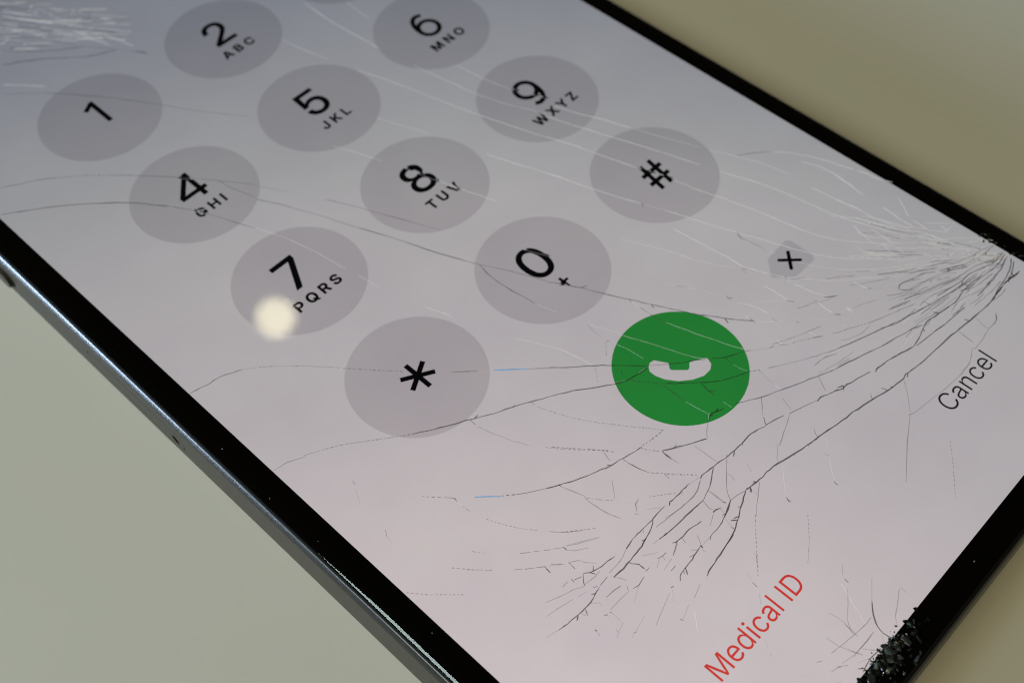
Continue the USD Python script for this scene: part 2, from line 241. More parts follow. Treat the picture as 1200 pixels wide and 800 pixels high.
# ---------------------------------------------------------------- the dial pad on the screen
GLYPH_TEXT = '{"d0":[0.887,[[[0.069,0.44,0.076,0.625,0.113,0.777,0.141,0.835,0.189,0.904,0.271,0.973,0.347,1.003,0.406,1.014,0.481,1.014,0.54,1.003,0.581,0.99,0.646,0.952,0.701,0.9,0.735,0.852,0.784,0.749,0.808,0.649,0.818,0.553,0.811,0.368,0.787,0.258,0.742,0.155,0.701,0.096,0.663,0.058,0.615,0.024,0.581,0.007,0.509,-0.014,0.406,-0.017,0.306,0.007,0.241,0.045,0.175,0.11,0.124,0.196,0.089,0.296],[0.216,0.444,0.234,0.323,0.258,0.25,0.293,0.191,0.338,0.145,0.388,0.12,0.464,0.113,0.537,0.138,0.58,0.173,0.629,0.25,0.653,0.323,0.67,0.444,0.67,0.553,0.66,0.639,0.635,0.729,0.604,0.792,0.566,0.837,0.499,0.876,0.423,0.883,0.349,0.859,0.307,0.823,0.258,0.747,0.234,0.674,0.217,0.553]]]],"d1":[0.5,[[[0.422,1.0,0.422,0.0,0.297,0.0,0.297,0.831,0.104,0.707,0.036,0.813,0.297,0.979,0.297,1.0]]]],"d2":[0.887,[[[0.103,0.708,0.124,0.808,0.165,0.887,0.22,0.945,0.309,0.997,0.406,1.017,0.512,1.014,0.605,0.986,0.653,0.959,0.698,0.921,0.753,0.838,0.773,0.77,0.777,0.677,0.756,0.591,0.708,0.505,0.649,0.436,0.322,0.134,0.784,0.131,0.784,0.0,0.103,0.0,0.103,0.124,0.466,0.444,0.573,0.551,0.618,0.625,0.632,0.681,0.632,0.728,0.608,0.805,0.562,0.855,0.495,0.883,0.42,0.887,0.384,0.88,0.335,0.859,0.29,0.817,0.258,0.753,0.247,0.67,0.103,0.67]]]],"d3":[0.887,[[[0.082,0.32,0.23,0.32,0.237,0.257,0.272,0.184,0.318,0.142,0.374,0.117,0.406,0.11,0.477,0.11,0.509,0.117,0.558,0.138,0.604,0.176,0.635,0.229,0.649,0.296,0.642,0.361,0.611,0.421,0.555,0.467,0.498,0.488,0.46,0.495,0.282,0.498,0.282,0.608,0.48,0.795,0.547,0.867,0.144,0.869,0.144,1.0,0.746,1.0,0.746,0.869,0.466,0.599,0.574,0.584,0.646,0.56,0.701,0.526,0.742,0.485,0.763,0.454,0.794,0.364,0.797,0.271,0.777,0.182,0.725,0.096,0.646,0.031,0.605,0.01,0.536,-0.01,0.406,-0.017,0.292,0.007,0.206,0.055,0.137,0.127,0.096,0.213,0.086,0.258]]]],"d4":[0.82,[[[0.8,0.188,0.682,0.188,0.682,0.0,0.557,0.0,0.557,0.188,0.03,0.188,0.03,0.295,0.012,0.31,0.557,0.968,0.557,1.0,0.682,1.0,0.682,0.312,0.8,0.312],[0.557,0.312,0.557,0.772,0.176,0.312]]]],"d5":[0.887,[[[0.093,0.299,0.241,0.299,0.254,0.237,0.279,0.194,0.335,0.145,0.398,0.12,0.47,0.117,0.506,0.124,0.552,0.145,0.597,0.183,0.629,0.236,0.643,0.282,0.643,0.385,0.629,0.431,0.607,0.469,0.576,0.504,0.523,0.536,0.48,0.546,0.377,0.539,0.304,0.504,0.269,0.469,0.247,0.426,0.103,0.426,0.134,1.0,0.739,1.0,0.739,0.869,0.276,0.868,0.254,0.635,0.259,0.59,0.323,0.639,0.385,0.663,0.44,0.674,0.536,0.67,0.588,0.656,0.639,0.632,0.674,0.608,0.722,0.56,0.77,0.478,0.794,0.381,0.794,0.282,0.78,0.216,0.753,0.151,0.725,0.11,0.649,0.041,0.56,0.0,0.481,-0.014,0.406,-0.014,0.326,0.0,0.289,0.014,0.21,0.058,0.148,0.12,0.103,0.206,0.093,0.251]]]],"d6":[0.76,[[[0.742,0.326,0.73,0.232,0.714,0.184,0.665,0.098,0.596,0.029,0.511,-0.02,0.417,-0.043,0.319,-0.04,0.226,-0.01,0.184,0.014,0.11,0.079,0.056,0.162,0.025,0.256,0.018,0.305,0.024,0.402,0.018,0.402,0.023,0.504,0.052,0.653,0.085,0.745,0.154,0.863,0.211,0.926,0.277,0.973,0.313,0.989,0.389,1.007,0.428,1.007,0.504,0.991,0.54,0.974,0.604,0.93,0.526,0.832,0.481,0.864,0.419,0.882,0.358,0.872,0.316,0.849,0.274,0.812,0.234,0.76,0.181,0.643,0.272,0.688,0.368,0.705,0.465,0.695,0.555,0.658,0.633,0.599,0.665,0.562,0.714,0.476,0.73,0.428,0.742,0.334,0.68,0.33],[0.609,0.397,0.598,0.428,0.566,0.486,0.544,0.51,0.493,0.55,0.465,0.563,0.404,0.579,0.341,0.576,0.31,0.569,0.253,0.541,0.228,0.522,0.185,0.472,0.169,0.444,0.147,0.38,0.143,0.347,0.143,0.313,0.156,0.247,0.169,0.216,0.205,0.161,0.228,0.138,0.281,0.103,0.31,0.091,0.372,0.08,0.434,0.087,0.465,0.097,0.52,0.128,0.544,0.15,0.584,0.202,0.598,0.232,0.615,0.296,0.617,0.33]]]],"d7":[0.887,[[[0.11,0.866,0.11,1.0,0.773,1.0,0.773,0.859,0.34,0.0,0.179,0.003,0.613,0.863]]]],"d8":[0.887,[[[0.086,0.237,0.093,0.337,0.134,0.423,0.172,0.464,0.206,0.488,0.287,0.522,0.283,0.529,0.227,0.55,0.189,0.577,0.148,0.629,0.127,0.68,0.12,0.718,0.124,0.801,0.137,0.845,0.179,0.911,0.223,0.952,0.282,0.986,0.357,1.01,0.416,1.017,0.502,1.014,0.553,1.003,0.629,0.973,0.677,0.938,0.729,0.876,0.753,0.818,0.759,0.787,0.756,0.687,0.742,0.646,0.715,0.601,0.667,0.557,0.596,0.522,0.677,0.488,0.722,0.454,0.756,0.412,0.78,0.368,0.797,0.299,0.794,0.213,0.777,0.158,0.742,0.103,0.667,0.038,0.581,0.0,0.484,-0.017,0.399,-0.017,0.33,-0.007,0.265,0.014,0.179,0.065,0.141,0.103,0.113,0.144,0.096,0.186],[0.241,0.255,0.262,0.194,0.308,0.145,0.385,0.113,0.481,0.11,0.544,0.127,0.604,0.17,0.639,0.237,0.643,0.299,0.615,0.373,0.572,0.415,0.544,0.433,0.492,0.45,0.416,0.454,0.356,0.439,0.286,0.394,0.265,0.366,0.244,0.317],[0.268,0.726,0.289,0.655,0.332,0.609,0.395,0.581,0.467,0.577,0.541,0.602,0.583,0.641,0.608,0.694,0.612,0.756,0.59,0.816,0.552,0.858,0.488,0.887,0.416,0.89,0.342,0.865,0.303,0.834,0.275,0.781]]]],"d9":[0.76,[[[0.737,0.496,0.708,0.347,0.675,0.255,0.606,0.137,0.549,0.074,0.483,0.027,0.447,0.011,0.371,-0.007,0.294,-0.002,0.22,0.026,0.156,0.07,0.234,0.168,0.279,0.136,0.32,0.121,0.381,0.121,0.423,0.137,0.465,0.167,0.506,0.212,0.544,0.271,0.579,0.357,0.488,0.312,0.392,0.295,0.343,0.297,0.249,0.32,0.205,0.342,0.127,0.401,0.067,0.48,0.046,0.524,0.021,0.62,0.018,0.666,0.08,0.67,0.018,0.674,0.03,0.768,0.067,0.86,0.127,0.939,0.164,0.971,0.249,1.02,0.295,1.035,0.392,1.045,0.441,1.04,0.534,1.01,0.576,0.986,0.65,0.921,0.68,0.881,0.723,0.792,0.742,0.695],[0.145,0.636,0.151,0.603,0.176,0.542,0.194,0.514,0.24,0.468,0.267,0.45,0.326,0.427,0.356,0.421,0.419,0.424,0.479,0.443,0.507,0.459,0.555,0.501,0.575,0.528,0.604,0.587,0.613,0.62,0.617,0.653,0.613,0.72,0.604,0.753,0.575,0.812,0.555,0.839,0.507,0.881,0.479,0.897,0.419,0.916,0.356,0.919,0.326,0.913,0.267,0.89,0.24,0.872,0.194,0.826,0.176,0.798,0.151,0.737,0.145,0.704]]]],"d#":[0.838,[[[0.0,0.268,0.021,0.385,0.165,0.387,0.203,0.612,0.058,0.615,0.076,0.729,0.079,0.735,0.223,0.737,0.268,1.003,0.385,1.0,0.34,0.742,0.344,0.735,0.572,0.736,0.619,1.003,0.735,1.0,0.694,0.738,0.835,0.735,0.825,0.649,0.818,0.615,0.678,0.615,0.671,0.61,0.636,0.389,0.78,0.385,0.78,0.378,0.759,0.268,0.616,0.266,0.57,0.0,0.454,0.0,0.495,0.248,0.493,0.268,0.266,0.267,0.22,0.0,0.103,0.0,0.144,0.265],[0.285,0.389,0.514,0.386,0.552,0.614,0.321,0.614]]]],"d*":[0.887,[[[0.172,0.814,0.216,0.893,0.23,0.904,0.37,0.812,0.397,0.8,0.392,1.0,0.495,1.0,0.489,0.801,0.5,0.801,0.656,0.904,0.663,0.904,0.711,0.818,0.708,0.808,0.542,0.725,0.537,0.713,0.711,0.625,0.711,0.619,0.663,0.533,0.656,0.533,0.49,0.636,0.495,0.436,0.392,0.436,0.397,0.636,0.37,0.625,0.23,0.533,0.216,0.543,0.175,0.615,0.175,0.625,0.328,0.702,0.348,0.72]]]],"lA":[0.993,[[[0.034,0.003,0.385,1.0,0.601,1.0,0.959,0.0,0.773,0.0,0.683,0.254,0.305,0.254,0.22,0.0],[0.354,0.399,0.357,0.392,0.636,0.395,0.57,0.588,0.493,0.853,0.485,0.846,0.423,0.612]]]],"lB":[0.904,[[[0.103,1.0,0.526,1.0,0.577,0.993,0.639,0.976,0.68,0.955,0.715,0.931,0.756,0.887,0.784,0.835,0.797,0.784,0.797,0.698,0.784,0.646,0.756,0.601,0.725,0.57,0.629,0.522,0.632,0.516,0.691,0.505,0.759,0.464,0.811,0.399,0.835,0.33,0.838,0.241,0.821,0.168,0.784,0.103,0.739,0.062,0.646,0.017,0.546,0.0,0.103,0.0],[0.268,0.145,0.512,0.141,0.557,0.148,0.61,0.169,0.656,0.218,0.67,0.264,0.667,0.32,0.646,0.369,0.6,0.415,0.529,0.443,0.27,0.446],[0.268,0.575,0.484,0.57,0.562,0.595,0.597,0.624,0.625,0.67,0.632,0.739,0.618,0.785,0.572,0.834,0.516,0.856,0.27,0.858]]]],"lC":[1.01,[[[0.072,0.447,0.072,0.553,0.082,0.636,0.11,0.732,0.141,0.797,0.189,0.866,0.237,0.914,0.278,0.945,0.351,0.983,0.416,1.003,0.485,1.014,0.601,1.01,0.704,0.983,0.749,0.962,0.814,0.918,0.88,0.845,0.921,0.766,0.938,0.711,0.942,0.67,0.773,0.67,0.763,0.716,0.731,0.771,0.662,0.831,0.581,0.859,0.477,0.859,0.418,0.842,0.355,0.803,0.296,0.734,0.261,0.657,0.241,0.542,0.244,0.419,0.258,0.353,0.289,0.277,0.317,0.235,0.373,0.183,0.425,0.155,0.499,0.137,0.556,0.137,0.629,0.155,0.682,0.183,0.724,0.221,0.759,0.277,0.773,0.33,0.945,0.33,0.921,0.234,0.873,0.148,0.78,0.058,0.694,0.014,0.622,-0.007,0.57,-0.014,0.454,-0.01,0.388,0.003,0.333,0.024,0.258,0.069,0.182,0.141,0.124,0.234,0.086,0.347]]]],"lD":[0.99,[[[0.103,1.0,0.491,1.0,0.584,0.986,0.674,0.955,0.742,0.914,0.794,0.869,0.835,0.818,0.883,0.725,0.911,0.625,0.918,0.57,0.914,0.402,0.893,0.306,0.859,0.223,0.808,0.148,0.735,0.082,0.646,0.034,0.519,0.003,0.103,0.0],[0.268,0.152,0.464,0.148,0.568,0.169,0.652,0.217,0.697,0.27,0.718,0.308,0.739,0.367,0.753,0.457,0.749,0.581,0.735,0.647,0.704,0.719,0.679,0.755,0.631,0.8,0.578,0.828,0.471,0.852,0.268,0.85]]]],"lE":[0.828,[[[0.103,0.0,0.103,1.0,0.746,1.0,0.746,0.856,0.269,0.853,0.269,0.575,0.711,0.574,0.711,0.433,0.27,0.432,0.268,0.148,0.749,0.144,0.749,0.0]]]],"lF":[0.808,[[[0.103,1.0,0.735,1.0,0.735,0.856,0.268,0.853,0.269,0.548,0.691,0.546,0.691,0.406,0.269,0.404,0.268,0.0,0.103,0.0]]]],"lG":[1.034,[[[0.072,0.447,0.072,0.553,0.082,0.636,0.11,0.732,0.137,0.79,0.179,0.852,0.234,0.911,0.296,0.955,0.361,0.986,0.433,1.007,0.485,1.014,0.601,1.01,0.698,0.986,0.773,0.948,0.828,0.907,0.883,0.845,0.928,0.763,0.948,0.684,0.773,0.684,0.759,0.723,0.731,0.768,0.7,0.803,0.661,0.831,0.581,0.859,0.477,0.859,0.418,0.842,0.352,0.799,0.296,0.733,0.258,0.647,0.241,0.543,0.241,0.458,0.254,0.367,0.272,0.315,0.313,0.242,0.349,0.204,0.429,0.155,0.481,0.141,0.591,0.141,0.679,0.173,0.727,0.214,0.755,0.249,0.773,0.285,0.787,0.337,0.787,0.385,0.553,0.385,0.553,0.519,0.955,0.519,0.955,0.34,0.945,0.282,0.924,0.22,0.876,0.137,0.832,0.089,0.777,0.048,0.715,0.017,0.608,-0.01,0.488,-0.014,0.361,0.014,0.268,0.062,0.189,0.134,0.144,0.196,0.1,0.296,0.082,0.364]]]],"lH":[1.021,[[[0.103,1.0,0.268,1.0,0.27,0.585,0.748,0.584,0.753,1.0,0.918,1.0,0.918,0.0,0.753,0.0,0.751,0.439,0.272,0.44,0.268,0.0,0.103,0.0]]]],"lI":[0.34,[[[0.085,1.0,0.255,1.0,0.255,0.0,0.085,0.0]]]],"lJ":[0.794,[[[0.055,0.351,0.22,0.351,0.223,0.251,0.234,0.212,0.269,0.163,0.308,0.138,0.351,0.127,0.413,0.131,0.462,0.152,0.494,0.183,0.508,0.209,0.522,0.269,0.522,1.0,0.687,1.0,0.687,0.241,0.663,0.148,0.622,0.082,0.56,0.031,0.519,0.01,0.443,-0.01,0.333,-0.014,0.227,0.01,0.151,0.055,0.093,0.124,0.062,0.206,0.055,0.254]]]],"lK":[0.955,[[[0.103,1.0,0.268,1.0,0.272,0.497,0.399,0.66,0.701,1.0,0.911,1.0,0.911,0.993,0.529,0.565,0.918,0.0,0.718,0.0,0.408,0.451,0.268,0.3,0.268,0.0,0.103,0.0]]]],"lL":[0.777,[[[0.103,1.0,0.268,1.0,0.269,0.146,0.718,0.144,0.718,0.0,0.103,0.0]]]],"lM":[1.261,[[[0.103,1.0,0.357,1.0,0.557,0.467,0.631,0.202,0.708,0.474,0.9,0.997,1.158,1.0,1.158,0.0,0.99,0.0,0.989,0.809,0.983,0.805,0.897,0.519,0.701,0.0,0.557,0.0,0.357,0.526,0.275,0.798,0.266,0.801,0.268,0.0,0.103,0.0]]]],"lN":[1.041,[[[0.103,1.0,0.299,0.997,0.663,0.419,0.769,0.226,0.766,1.0,0.938,1.0,0.938,0.0,0.739,0.003,0.423,0.502,0.269,0.774,0.265,0.722,0.275,0.581,0.275,0.0,0.103,0.0]]]],"lO":[1.055,[[[0.072,0.447,0.072,0.553,0.086,0.653,0.11,0.732,0.148,0.808,0.192,0.869,0.265,0.935,0.344,0.979,0.433,1.007,0.485,1.014,0.622,1.007,0.704,0.983,0.777,0.945,0.866,0.866,0.904,0.814,0.938,0.749,0.969,0.653,0.983,0.553,0.979,0.409,0.955,0.296,0.911,0.196,0.869,0.137,0.787,0.062,0.729,0.027,0.639,-0.003,0.57,-0.014,0.433,-0.007,0.351,0.017,0.254,0.072,0.175,0.151,0.117,0.251,0.086,0.347],[0.241,0.458,0.251,0.381,0.275,0.305,0.321,0.232,0.369,0.186,0.436,0.151,0.502,0.137,0.581,0.141,0.64,0.158,0.707,0.2,0.745,0.242,0.78,0.301,0.797,0.347,0.814,0.433,0.818,0.505,0.807,0.612,0.78,0.698,0.727,0.779,0.679,0.821,0.64,0.842,0.581,0.859,0.502,0.863,0.418,0.842,0.348,0.796,0.31,0.754,0.279,0.702,0.248,0.602]]]],"lP":[0.883,[[[0.103,1.0,0.512,1.0,0.629,0.976,0.698,0.938,0.756,0.883,0.797,0.811,0.818,0.735,0.821,0.636,0.797,0.533,0.753,0.457,0.698,0.406,0.625,0.368,0.543,0.347,0.269,0.342,0.268,0.0,0.103,0.0],[0.268,0.489,0.481,0.485,0.55,0.502,0.586,0.523,0.621,0.562,0.649,0.646,0.646,0.722,0.618,0.789,0.572,0.831,0.505,0.856,0.27,0.858]]]],"lQ":[1.058,[[[0.072,0.447,0.076,0.591,0.086,0.653,0.11,0.732,0.137,0.79,0.179,0.852,0.265,0.935,0.361,0.986,0.433,1.007,0.485,1.014,0.57,1.014,0.639,1.003,0.704,0.983,0.777,0.945,0.866,0.866,0.904,0.814,0.945,0.732,0.973,0.636,0.983,0.553,0.983,0.447,0.962,0.32,0.942,0.258,0.911,0.196,0.869,0.137,0.821,0.089,0.952,-0.079,0.952,-0.089,0.794,-0.089,0.708,0.018,0.601,-0.01,0.485,-0.014,0.381,0.007,0.278,0.055,0.189,0.134,0.141,0.203,0.093,0.32],[0.241,0.458,0.251,0.381,0.275,0.305,0.31,0.246,0.355,0.197,0.39,0.172,0.46,0.144,0.556,0.137,0.599,0.145,0.608,0.156,0.478,0.33,0.632,0.33,0.716,0.217,0.724,0.217,0.745,0.242,0.79,0.326,0.814,0.433,0.818,0.505,0.811,0.591,0.78,0.698,0.727,0.779,0.679,0.821,0.64,0.842,0.581,0.859,0.502,0.863,0.418,0.842,0.348,0.796,0.31,0.754,0.279,0.702,0.248,0.602]]]],"lR":[0.893,[[[0.103,1.0,0.55,0.997,0.601,0.986,0.677,0.955,0.753,0.893,0.784,0.849,0.811,0.78,0.821,0.718,0.814,0.601,0.801,0.553,0.756,0.478,0.711,0.436,0.643,0.395,0.859,0.0,0.667,0.0,0.467,0.371,0.269,0.37,0.268,0.0,0.103,0.0],[0.268,0.516,0.484,0.512,0.551,0.526,0.603,0.558,0.635,0.604,0.649,0.657,0.646,0.729,0.635,0.764,0.614,0.799,0.582,0.828,0.509,0.856,0.27,0.858]]]],"lS":[0.89,[[[0.069,0.285,0.234,0.285,0.241,0.24,0.262,0.201,0.311,0.159,0.374,0.134,0.416,0.127,0.505,0.131,0.554,0.145,0.603,0.173,0.632,0.201,0.653,0.244,0.656,0.296,0.638,0.339,0.61,0.367,0.565,0.391,0.282,0.474,0.179,0.533,0.127,0.588,0.1,0.649,0.093,0.687,0.1,0.79,0.141,0.876,0.203,0.938,0.285,0.983,0.378,1.007,0.495,1.01,0.581,0.997,0.677,0.955,0.756,0.887,0.777,0.856,0.801,0.797,0.808,0.729,0.646,0.729,0.639,0.764,0.603,0.817,0.544,0.852,0.48,0.866,0.395,0.862,0.322,0.835,0.286,0.802,0.261,0.745,0.261,0.711,0.275,0.672,0.322,0.629,0.426,0.588,0.557,0.557,0.636,0.529,0.722,0.481,0.78,0.423,0.804,0.381,0.818,0.34,0.821,0.234,0.804,0.168,0.787,0.134,0.735,0.072,0.694,0.041,0.639,0.014,0.553,-0.01,0.399,-0.017,0.296,0.0,0.192,0.045,0.124,0.107,0.093,0.155,0.076,0.203]]]],"lT":[0.904,[[[0.058,0.856,0.058,1.0,0.845,1.0,0.845,0.856,0.536,0.853,0.536,0.0,0.368,0.0,0.367,0.853]]]],"lU":[1.01,[[[0.103,1.0,0.268,1.0,0.268,0.355,0.275,0.302,0.3,0.242,0.349,0.186,0.411,0.151,0.475,0.137,0.536,0.137,0.599,0.152,0.665,0.19,0.707,0.239,0.732,0.295,0.739,0.334,0.739,1.0,0.907,1.0,0.904,0.282,0.883,0.206,0.859,0.158,0.832,0.12,0.759,0.055,0.704,0.024,0.605,-0.007,0.55,-0.014,0.43,-0.01,0.351,0.007,0.285,0.034,0.223,0.076,0.165,0.137,0.127,0.206,0.103,0.309]]]],"lV":[0.99,[[[0.034,1.0,0.22,1.0,0.412,0.44,0.492,0.157,0.499,0.15,0.505,0.154,0.577,0.419,0.77,0.997,0.955,1.0,0.605,0.0,0.392,0.0]]]],"lW":[1.392,[[[0.034,1.0,0.216,0.997,0.351,0.457,0.399,0.199,0.406,0.188,0.412,0.192,0.454,0.412,0.605,1.0,0.787,1.0,0.79,0.993,0.942,0.399,0.979,0.196,0.986,0.191,0.993,0.199,1.038,0.44,1.175,0.997,1.357,1.0,1.089,0.0,0.893,0.0,0.746,0.55,0.701,0.777,0.695,0.781,0.667,0.632,0.502,0.003,0.302,0.0]]]],"lX":[0.979,[[[0.038,0.003,0.394,0.512,0.065,1.0,0.261,1.0,0.416,0.77,0.492,0.631,0.57,0.77,0.725,1.0,0.918,1.0,0.591,0.516,0.942,0.0,0.746,0.0,0.56,0.271,0.491,0.389,0.423,0.275,0.234,0.0]]]],"lY":[0.969,[[[0.402,0.392,0.034,1.0,0.23,1.0,0.426,0.663,0.487,0.542,0.55,0.67,0.735,0.997,0.935,1.0,0.567,0.389,0.567,0.0,0.402,0.0]]]],"lZ":[0.893,[[[0.079,0.859,0.079,1.0,0.811,1.0,0.811,0.89,0.399,0.292,0.288,0.145,0.814,0.141,0.814,0.0,0.082,0.0,0.082,0.11,0.502,0.718,0.606,0.855]]]],"l+":[0.887,[[[0.107,0.46,0.369,0.461,0.371,0.729,0.515,0.729,0.516,0.462,0.777,0.46,0.777,0.326,0.517,0.326,0.515,0.058,0.371,0.058,0.37,0.325,0.107,0.326]]]],"tC":[1.003,[[[0.082,0.447,0.082,0.553,0.093,0.636,0.117,0.725,0.144,0.787,0.186,0.852,0.247,0.918,0.289,0.948,0.354,0.983,0.433,1.007,0.485,1.014,0.594,1.01,0.698,0.983,0.763,0.948,0.818,0.904,0.863,0.852,0.904,0.777,0.928,0.687,0.801,0.687,0.766,0.775,0.717,0.83,0.682,0.855,0.623,0.883,0.578,0.893,0.471,0.893,0.401,0.873,0.324,0.823,0.269,0.757,0.224,0.657,0.206,0.563,0.206,0.437,0.234,0.312,0.269,0.243,0.303,0.197,0.342,0.162,0.401,0.127,0.495,0.103,0.577,0.107,0.64,0.124,0.703,0.159,0.741,0.194,0.786,0.267,0.801,0.313,0.928,0.313,0.904,0.223,0.849,0.131,0.79,0.072,0.704,0.021,0.594,-0.01,0.485,-0.014,0.371,0.01,0.278,0.058,0.199,0.131,0.151,0.199,0.12,0.265,0.1,0.33]]]],"tD":[0.99,[[[0.12,1.0,0.491,1.0,0.608,0.979,0.691,0.945,0.742,0.911,0.79,0.866,0.838,0.801,0.88,0.711,0.9,0.629,0.911,0.508,0.9,0.375,0.88,0.292,0.835,0.196,0.759,0.107,0.698,0.062,0.601,0.021,0.515,0.003,0.12,0.0],[0.247,0.118,0.464,0.113,0.536,0.124,0.582,0.138,0.637,0.165,0.683,0.201,0.728,0.256,0.756,0.312,0.777,0.381,0.787,0.461,0.787,0.546,0.77,0.65,0.732,0.74,0.707,0.775,0.665,0.817,0.596,0.859,0.543,0.876,0.474,0.887,0.248,0.884]]]],"tI":[0.36,[[[0.117,1.0,0.242,1.0,0.242,0.0,0.117,0.0]]]],"tM":[1.241,[[[0.12,1.0,0.306,0.997,0.557,0.354,0.615,0.164,0.623,0.157,0.629,0.161,0.691,0.361,0.938,1.0,1.12,1.0,1.12,0.0,0.997,0.0,0.996,0.84,0.99,0.836,0.904,0.577,0.677,0.0,0.564,0.0,0.326,0.598,0.251,0.826,0.242,0.828,0.241,0.0,0.12,0.0]]]],"ta":[0.773,[[[0.062,0.182,0.062,0.244,0.076,0.299,0.093,0.33,0.141,0.375,0.206,0.405,0.258,0.419,0.502,0.454,0.528,0.465,0.546,0.491,0.543,0.55,0.518,0.603,0.489,0.628,0.437,0.649,0.361,0.653,0.295,0.635,0.248,0.607,0.199,0.543,0.082,0.581,0.117,0.646,0.151,0.684,0.22,0.729,0.337,0.759,0.433,0.759,0.505,0.746,0.553,0.725,0.608,0.684,0.649,0.619,0.667,0.553,0.667,0.0,0.55,0.0,0.55,0.099,0.544,0.103,0.498,0.045,0.426,0.0,0.354,-0.017,0.282,-0.017,0.227,-0.007,0.158,0.024,0.113,0.062,0.076,0.124],[0.186,0.183,0.218,0.128,0.281,0.096,0.337,0.089,0.381,0.093,0.448,0.114,0.508,0.163,0.536,0.212,0.546,0.251,0.546,0.367,0.485,0.351,0.306,0.326,0.232,0.299,0.204,0.274,0.189,0.248]]]],"tc":[0.784,[[[0.069,0.326,0.076,0.467,0.096,0.543,0.12,0.594,0.189,0.68,0.278,0.735,0.361,0.756,0.46,0.756,0.533,0.739,0.625,0.687,0.674,0.636,0.704,0.581,0.715,0.55,0.598,0.519,0.57,0.576,0.513,0.625,0.436,0.649,0.361,0.646,0.301,0.621,0.252,0.576,0.22,0.523,0.203,0.475,0.192,0.419,0.192,0.32,0.203,0.264,0.22,0.215,0.245,0.174,0.283,0.132,0.315,0.11,0.354,0.096,0.406,0.089,0.45,0.093,0.496,0.107,0.538,0.131,0.569,0.163,0.601,0.227,0.715,0.196,0.704,0.158,0.667,0.096,0.605,0.038,0.546,0.007,0.474,-0.014,0.375,-0.017,0.282,0.003,0.213,0.041,0.151,0.1,0.11,0.165,0.082,0.241]]]],"td":[0.842,[[[0.069,0.326,0.076,0.474,0.103,0.567,0.155,0.653,0.23,0.718,0.282,0.742,0.34,0.756,0.454,0.753,0.481,0.746,0.54,0.711,0.57,0.68,0.603,0.63,0.614,0.63,0.615,1.0,0.735,1.0,0.735,0.0,0.619,0.0,0.614,0.113,0.603,0.112,0.57,0.062,0.536,0.027,0.474,-0.007,0.423,-0.017,0.354,-0.017,0.268,0.003,0.186,0.055,0.127,0.127,0.086,0.223],[0.192,0.32,0.203,0.264,0.234,0.188,0.255,0.159,0.308,0.114,0.35,0.096,0.405,0.089,0.458,0.096,0.507,0.118,0.542,0.146,0.573,0.188,0.598,0.243,0.612,0.306,0.612,0.44,0.598,0.502,0.57,0.562,0.521,0.614,0.492,0.632,0.45,0.646,0.378,0.649,0.333,0.639,0.297,0.621,0.248,0.576,0.213,0.513,0.192,0.426]]]],"te":[0.801,[[[0.069,0.326,0.069,0.412,0.079,0.485,0.096,0.543,0.124,0.601,0.155,0.646,0.199,0.691,0.282,0.739,0.344,0.756,0.44,0.759,0.55,0.732,0.598,0.704,0.643,0.667,0.677,0.622,0.711,0.55,0.732,0.454,0.735,0.333,0.193,0.33,0.203,0.25,0.238,0.177,0.294,0.124,0.36,0.096,0.416,0.089,0.464,0.093,0.52,0.11,0.58,0.159,0.605,0.206,0.722,0.175,0.694,0.11,0.656,0.065,0.612,0.031,0.546,0.0,0.46,-0.017,0.354,-0.014,0.261,0.014,0.21,0.045,0.151,0.1,0.107,0.172,0.079,0.254],[0.192,0.441,0.604,0.436,0.608,0.46,0.598,0.506,0.577,0.555,0.531,0.611,0.5,0.632,0.461,0.646,0.403,0.653,0.329,0.639,0.28,0.611,0.242,0.573,0.207,0.51]]]],"ti":[0.333,[[[0.082,0.935,0.082,0.969,0.1,1.003,0.12,1.021,0.148,1.031,0.186,1.031,0.213,1.021,0.234,1.003,0.251,0.969,0.251,0.935,0.241,0.911,0.216,0.887,0.186,0.873,0.127,0.88,0.103,0.897]],[[0.103,0.749,0.227,0.749,0.227,0.0,0.103,0.0]]]],"tl":[0.32,[[[0.1,1.05,0.22,1.05,0.22,0.0,0.1,0.0]]]],"tn":[0.814,[[[0.107,0.749,0.223,0.749,0.227,0.624,0.268,0.684,0.302,0.715,0.347,0.739,0.409,0.756,0.498,0.756,0.546,0.746,0.588,0.729,0.649,0.677,0.687,0.612,0.708,0.515,0.708,-0.003,0.584,0.0,0.581,0.522,0.56,0.575,0.538,0.604,0.486,0.639,0.439,0.649,0.374,0.646,0.318,0.625,0.272,0.586,0.251,0.555,0.23,0.487,0.23,0.0,0.107,-0.003]]]]}'      # outlines of the lettering, in capital heights
GLYPHS = json.loads(GLYPH_TEXT)


def glyph(key, cap):
    adv, polys = GLYPHS[key]
    ps = [Polygon(np.reshape(p[0], (-1, 2)), [np.reshape(q, (-1, 2)) for q in p[1:]]).buffer(0) for p in polys]
    return adv * cap, affinity.scale(union_all(ps), cap, cap, origin=(0, 0))


def line_of(text, style, cap, gap, cx, base):
    """The letters of a line centred on cx, each an outline of its own."""
    out, x = [], 0.0
    for ch in text:
        if ch == ' ':
            x += 0.36 * cap; continue
        adv, g = glyph(style + ch, cap)
        out.append((x, g)); x += adv + gap
    x -= gap
    return [affinity.translate(g, cx - x / 2 + dx, base) for dx, g in out]


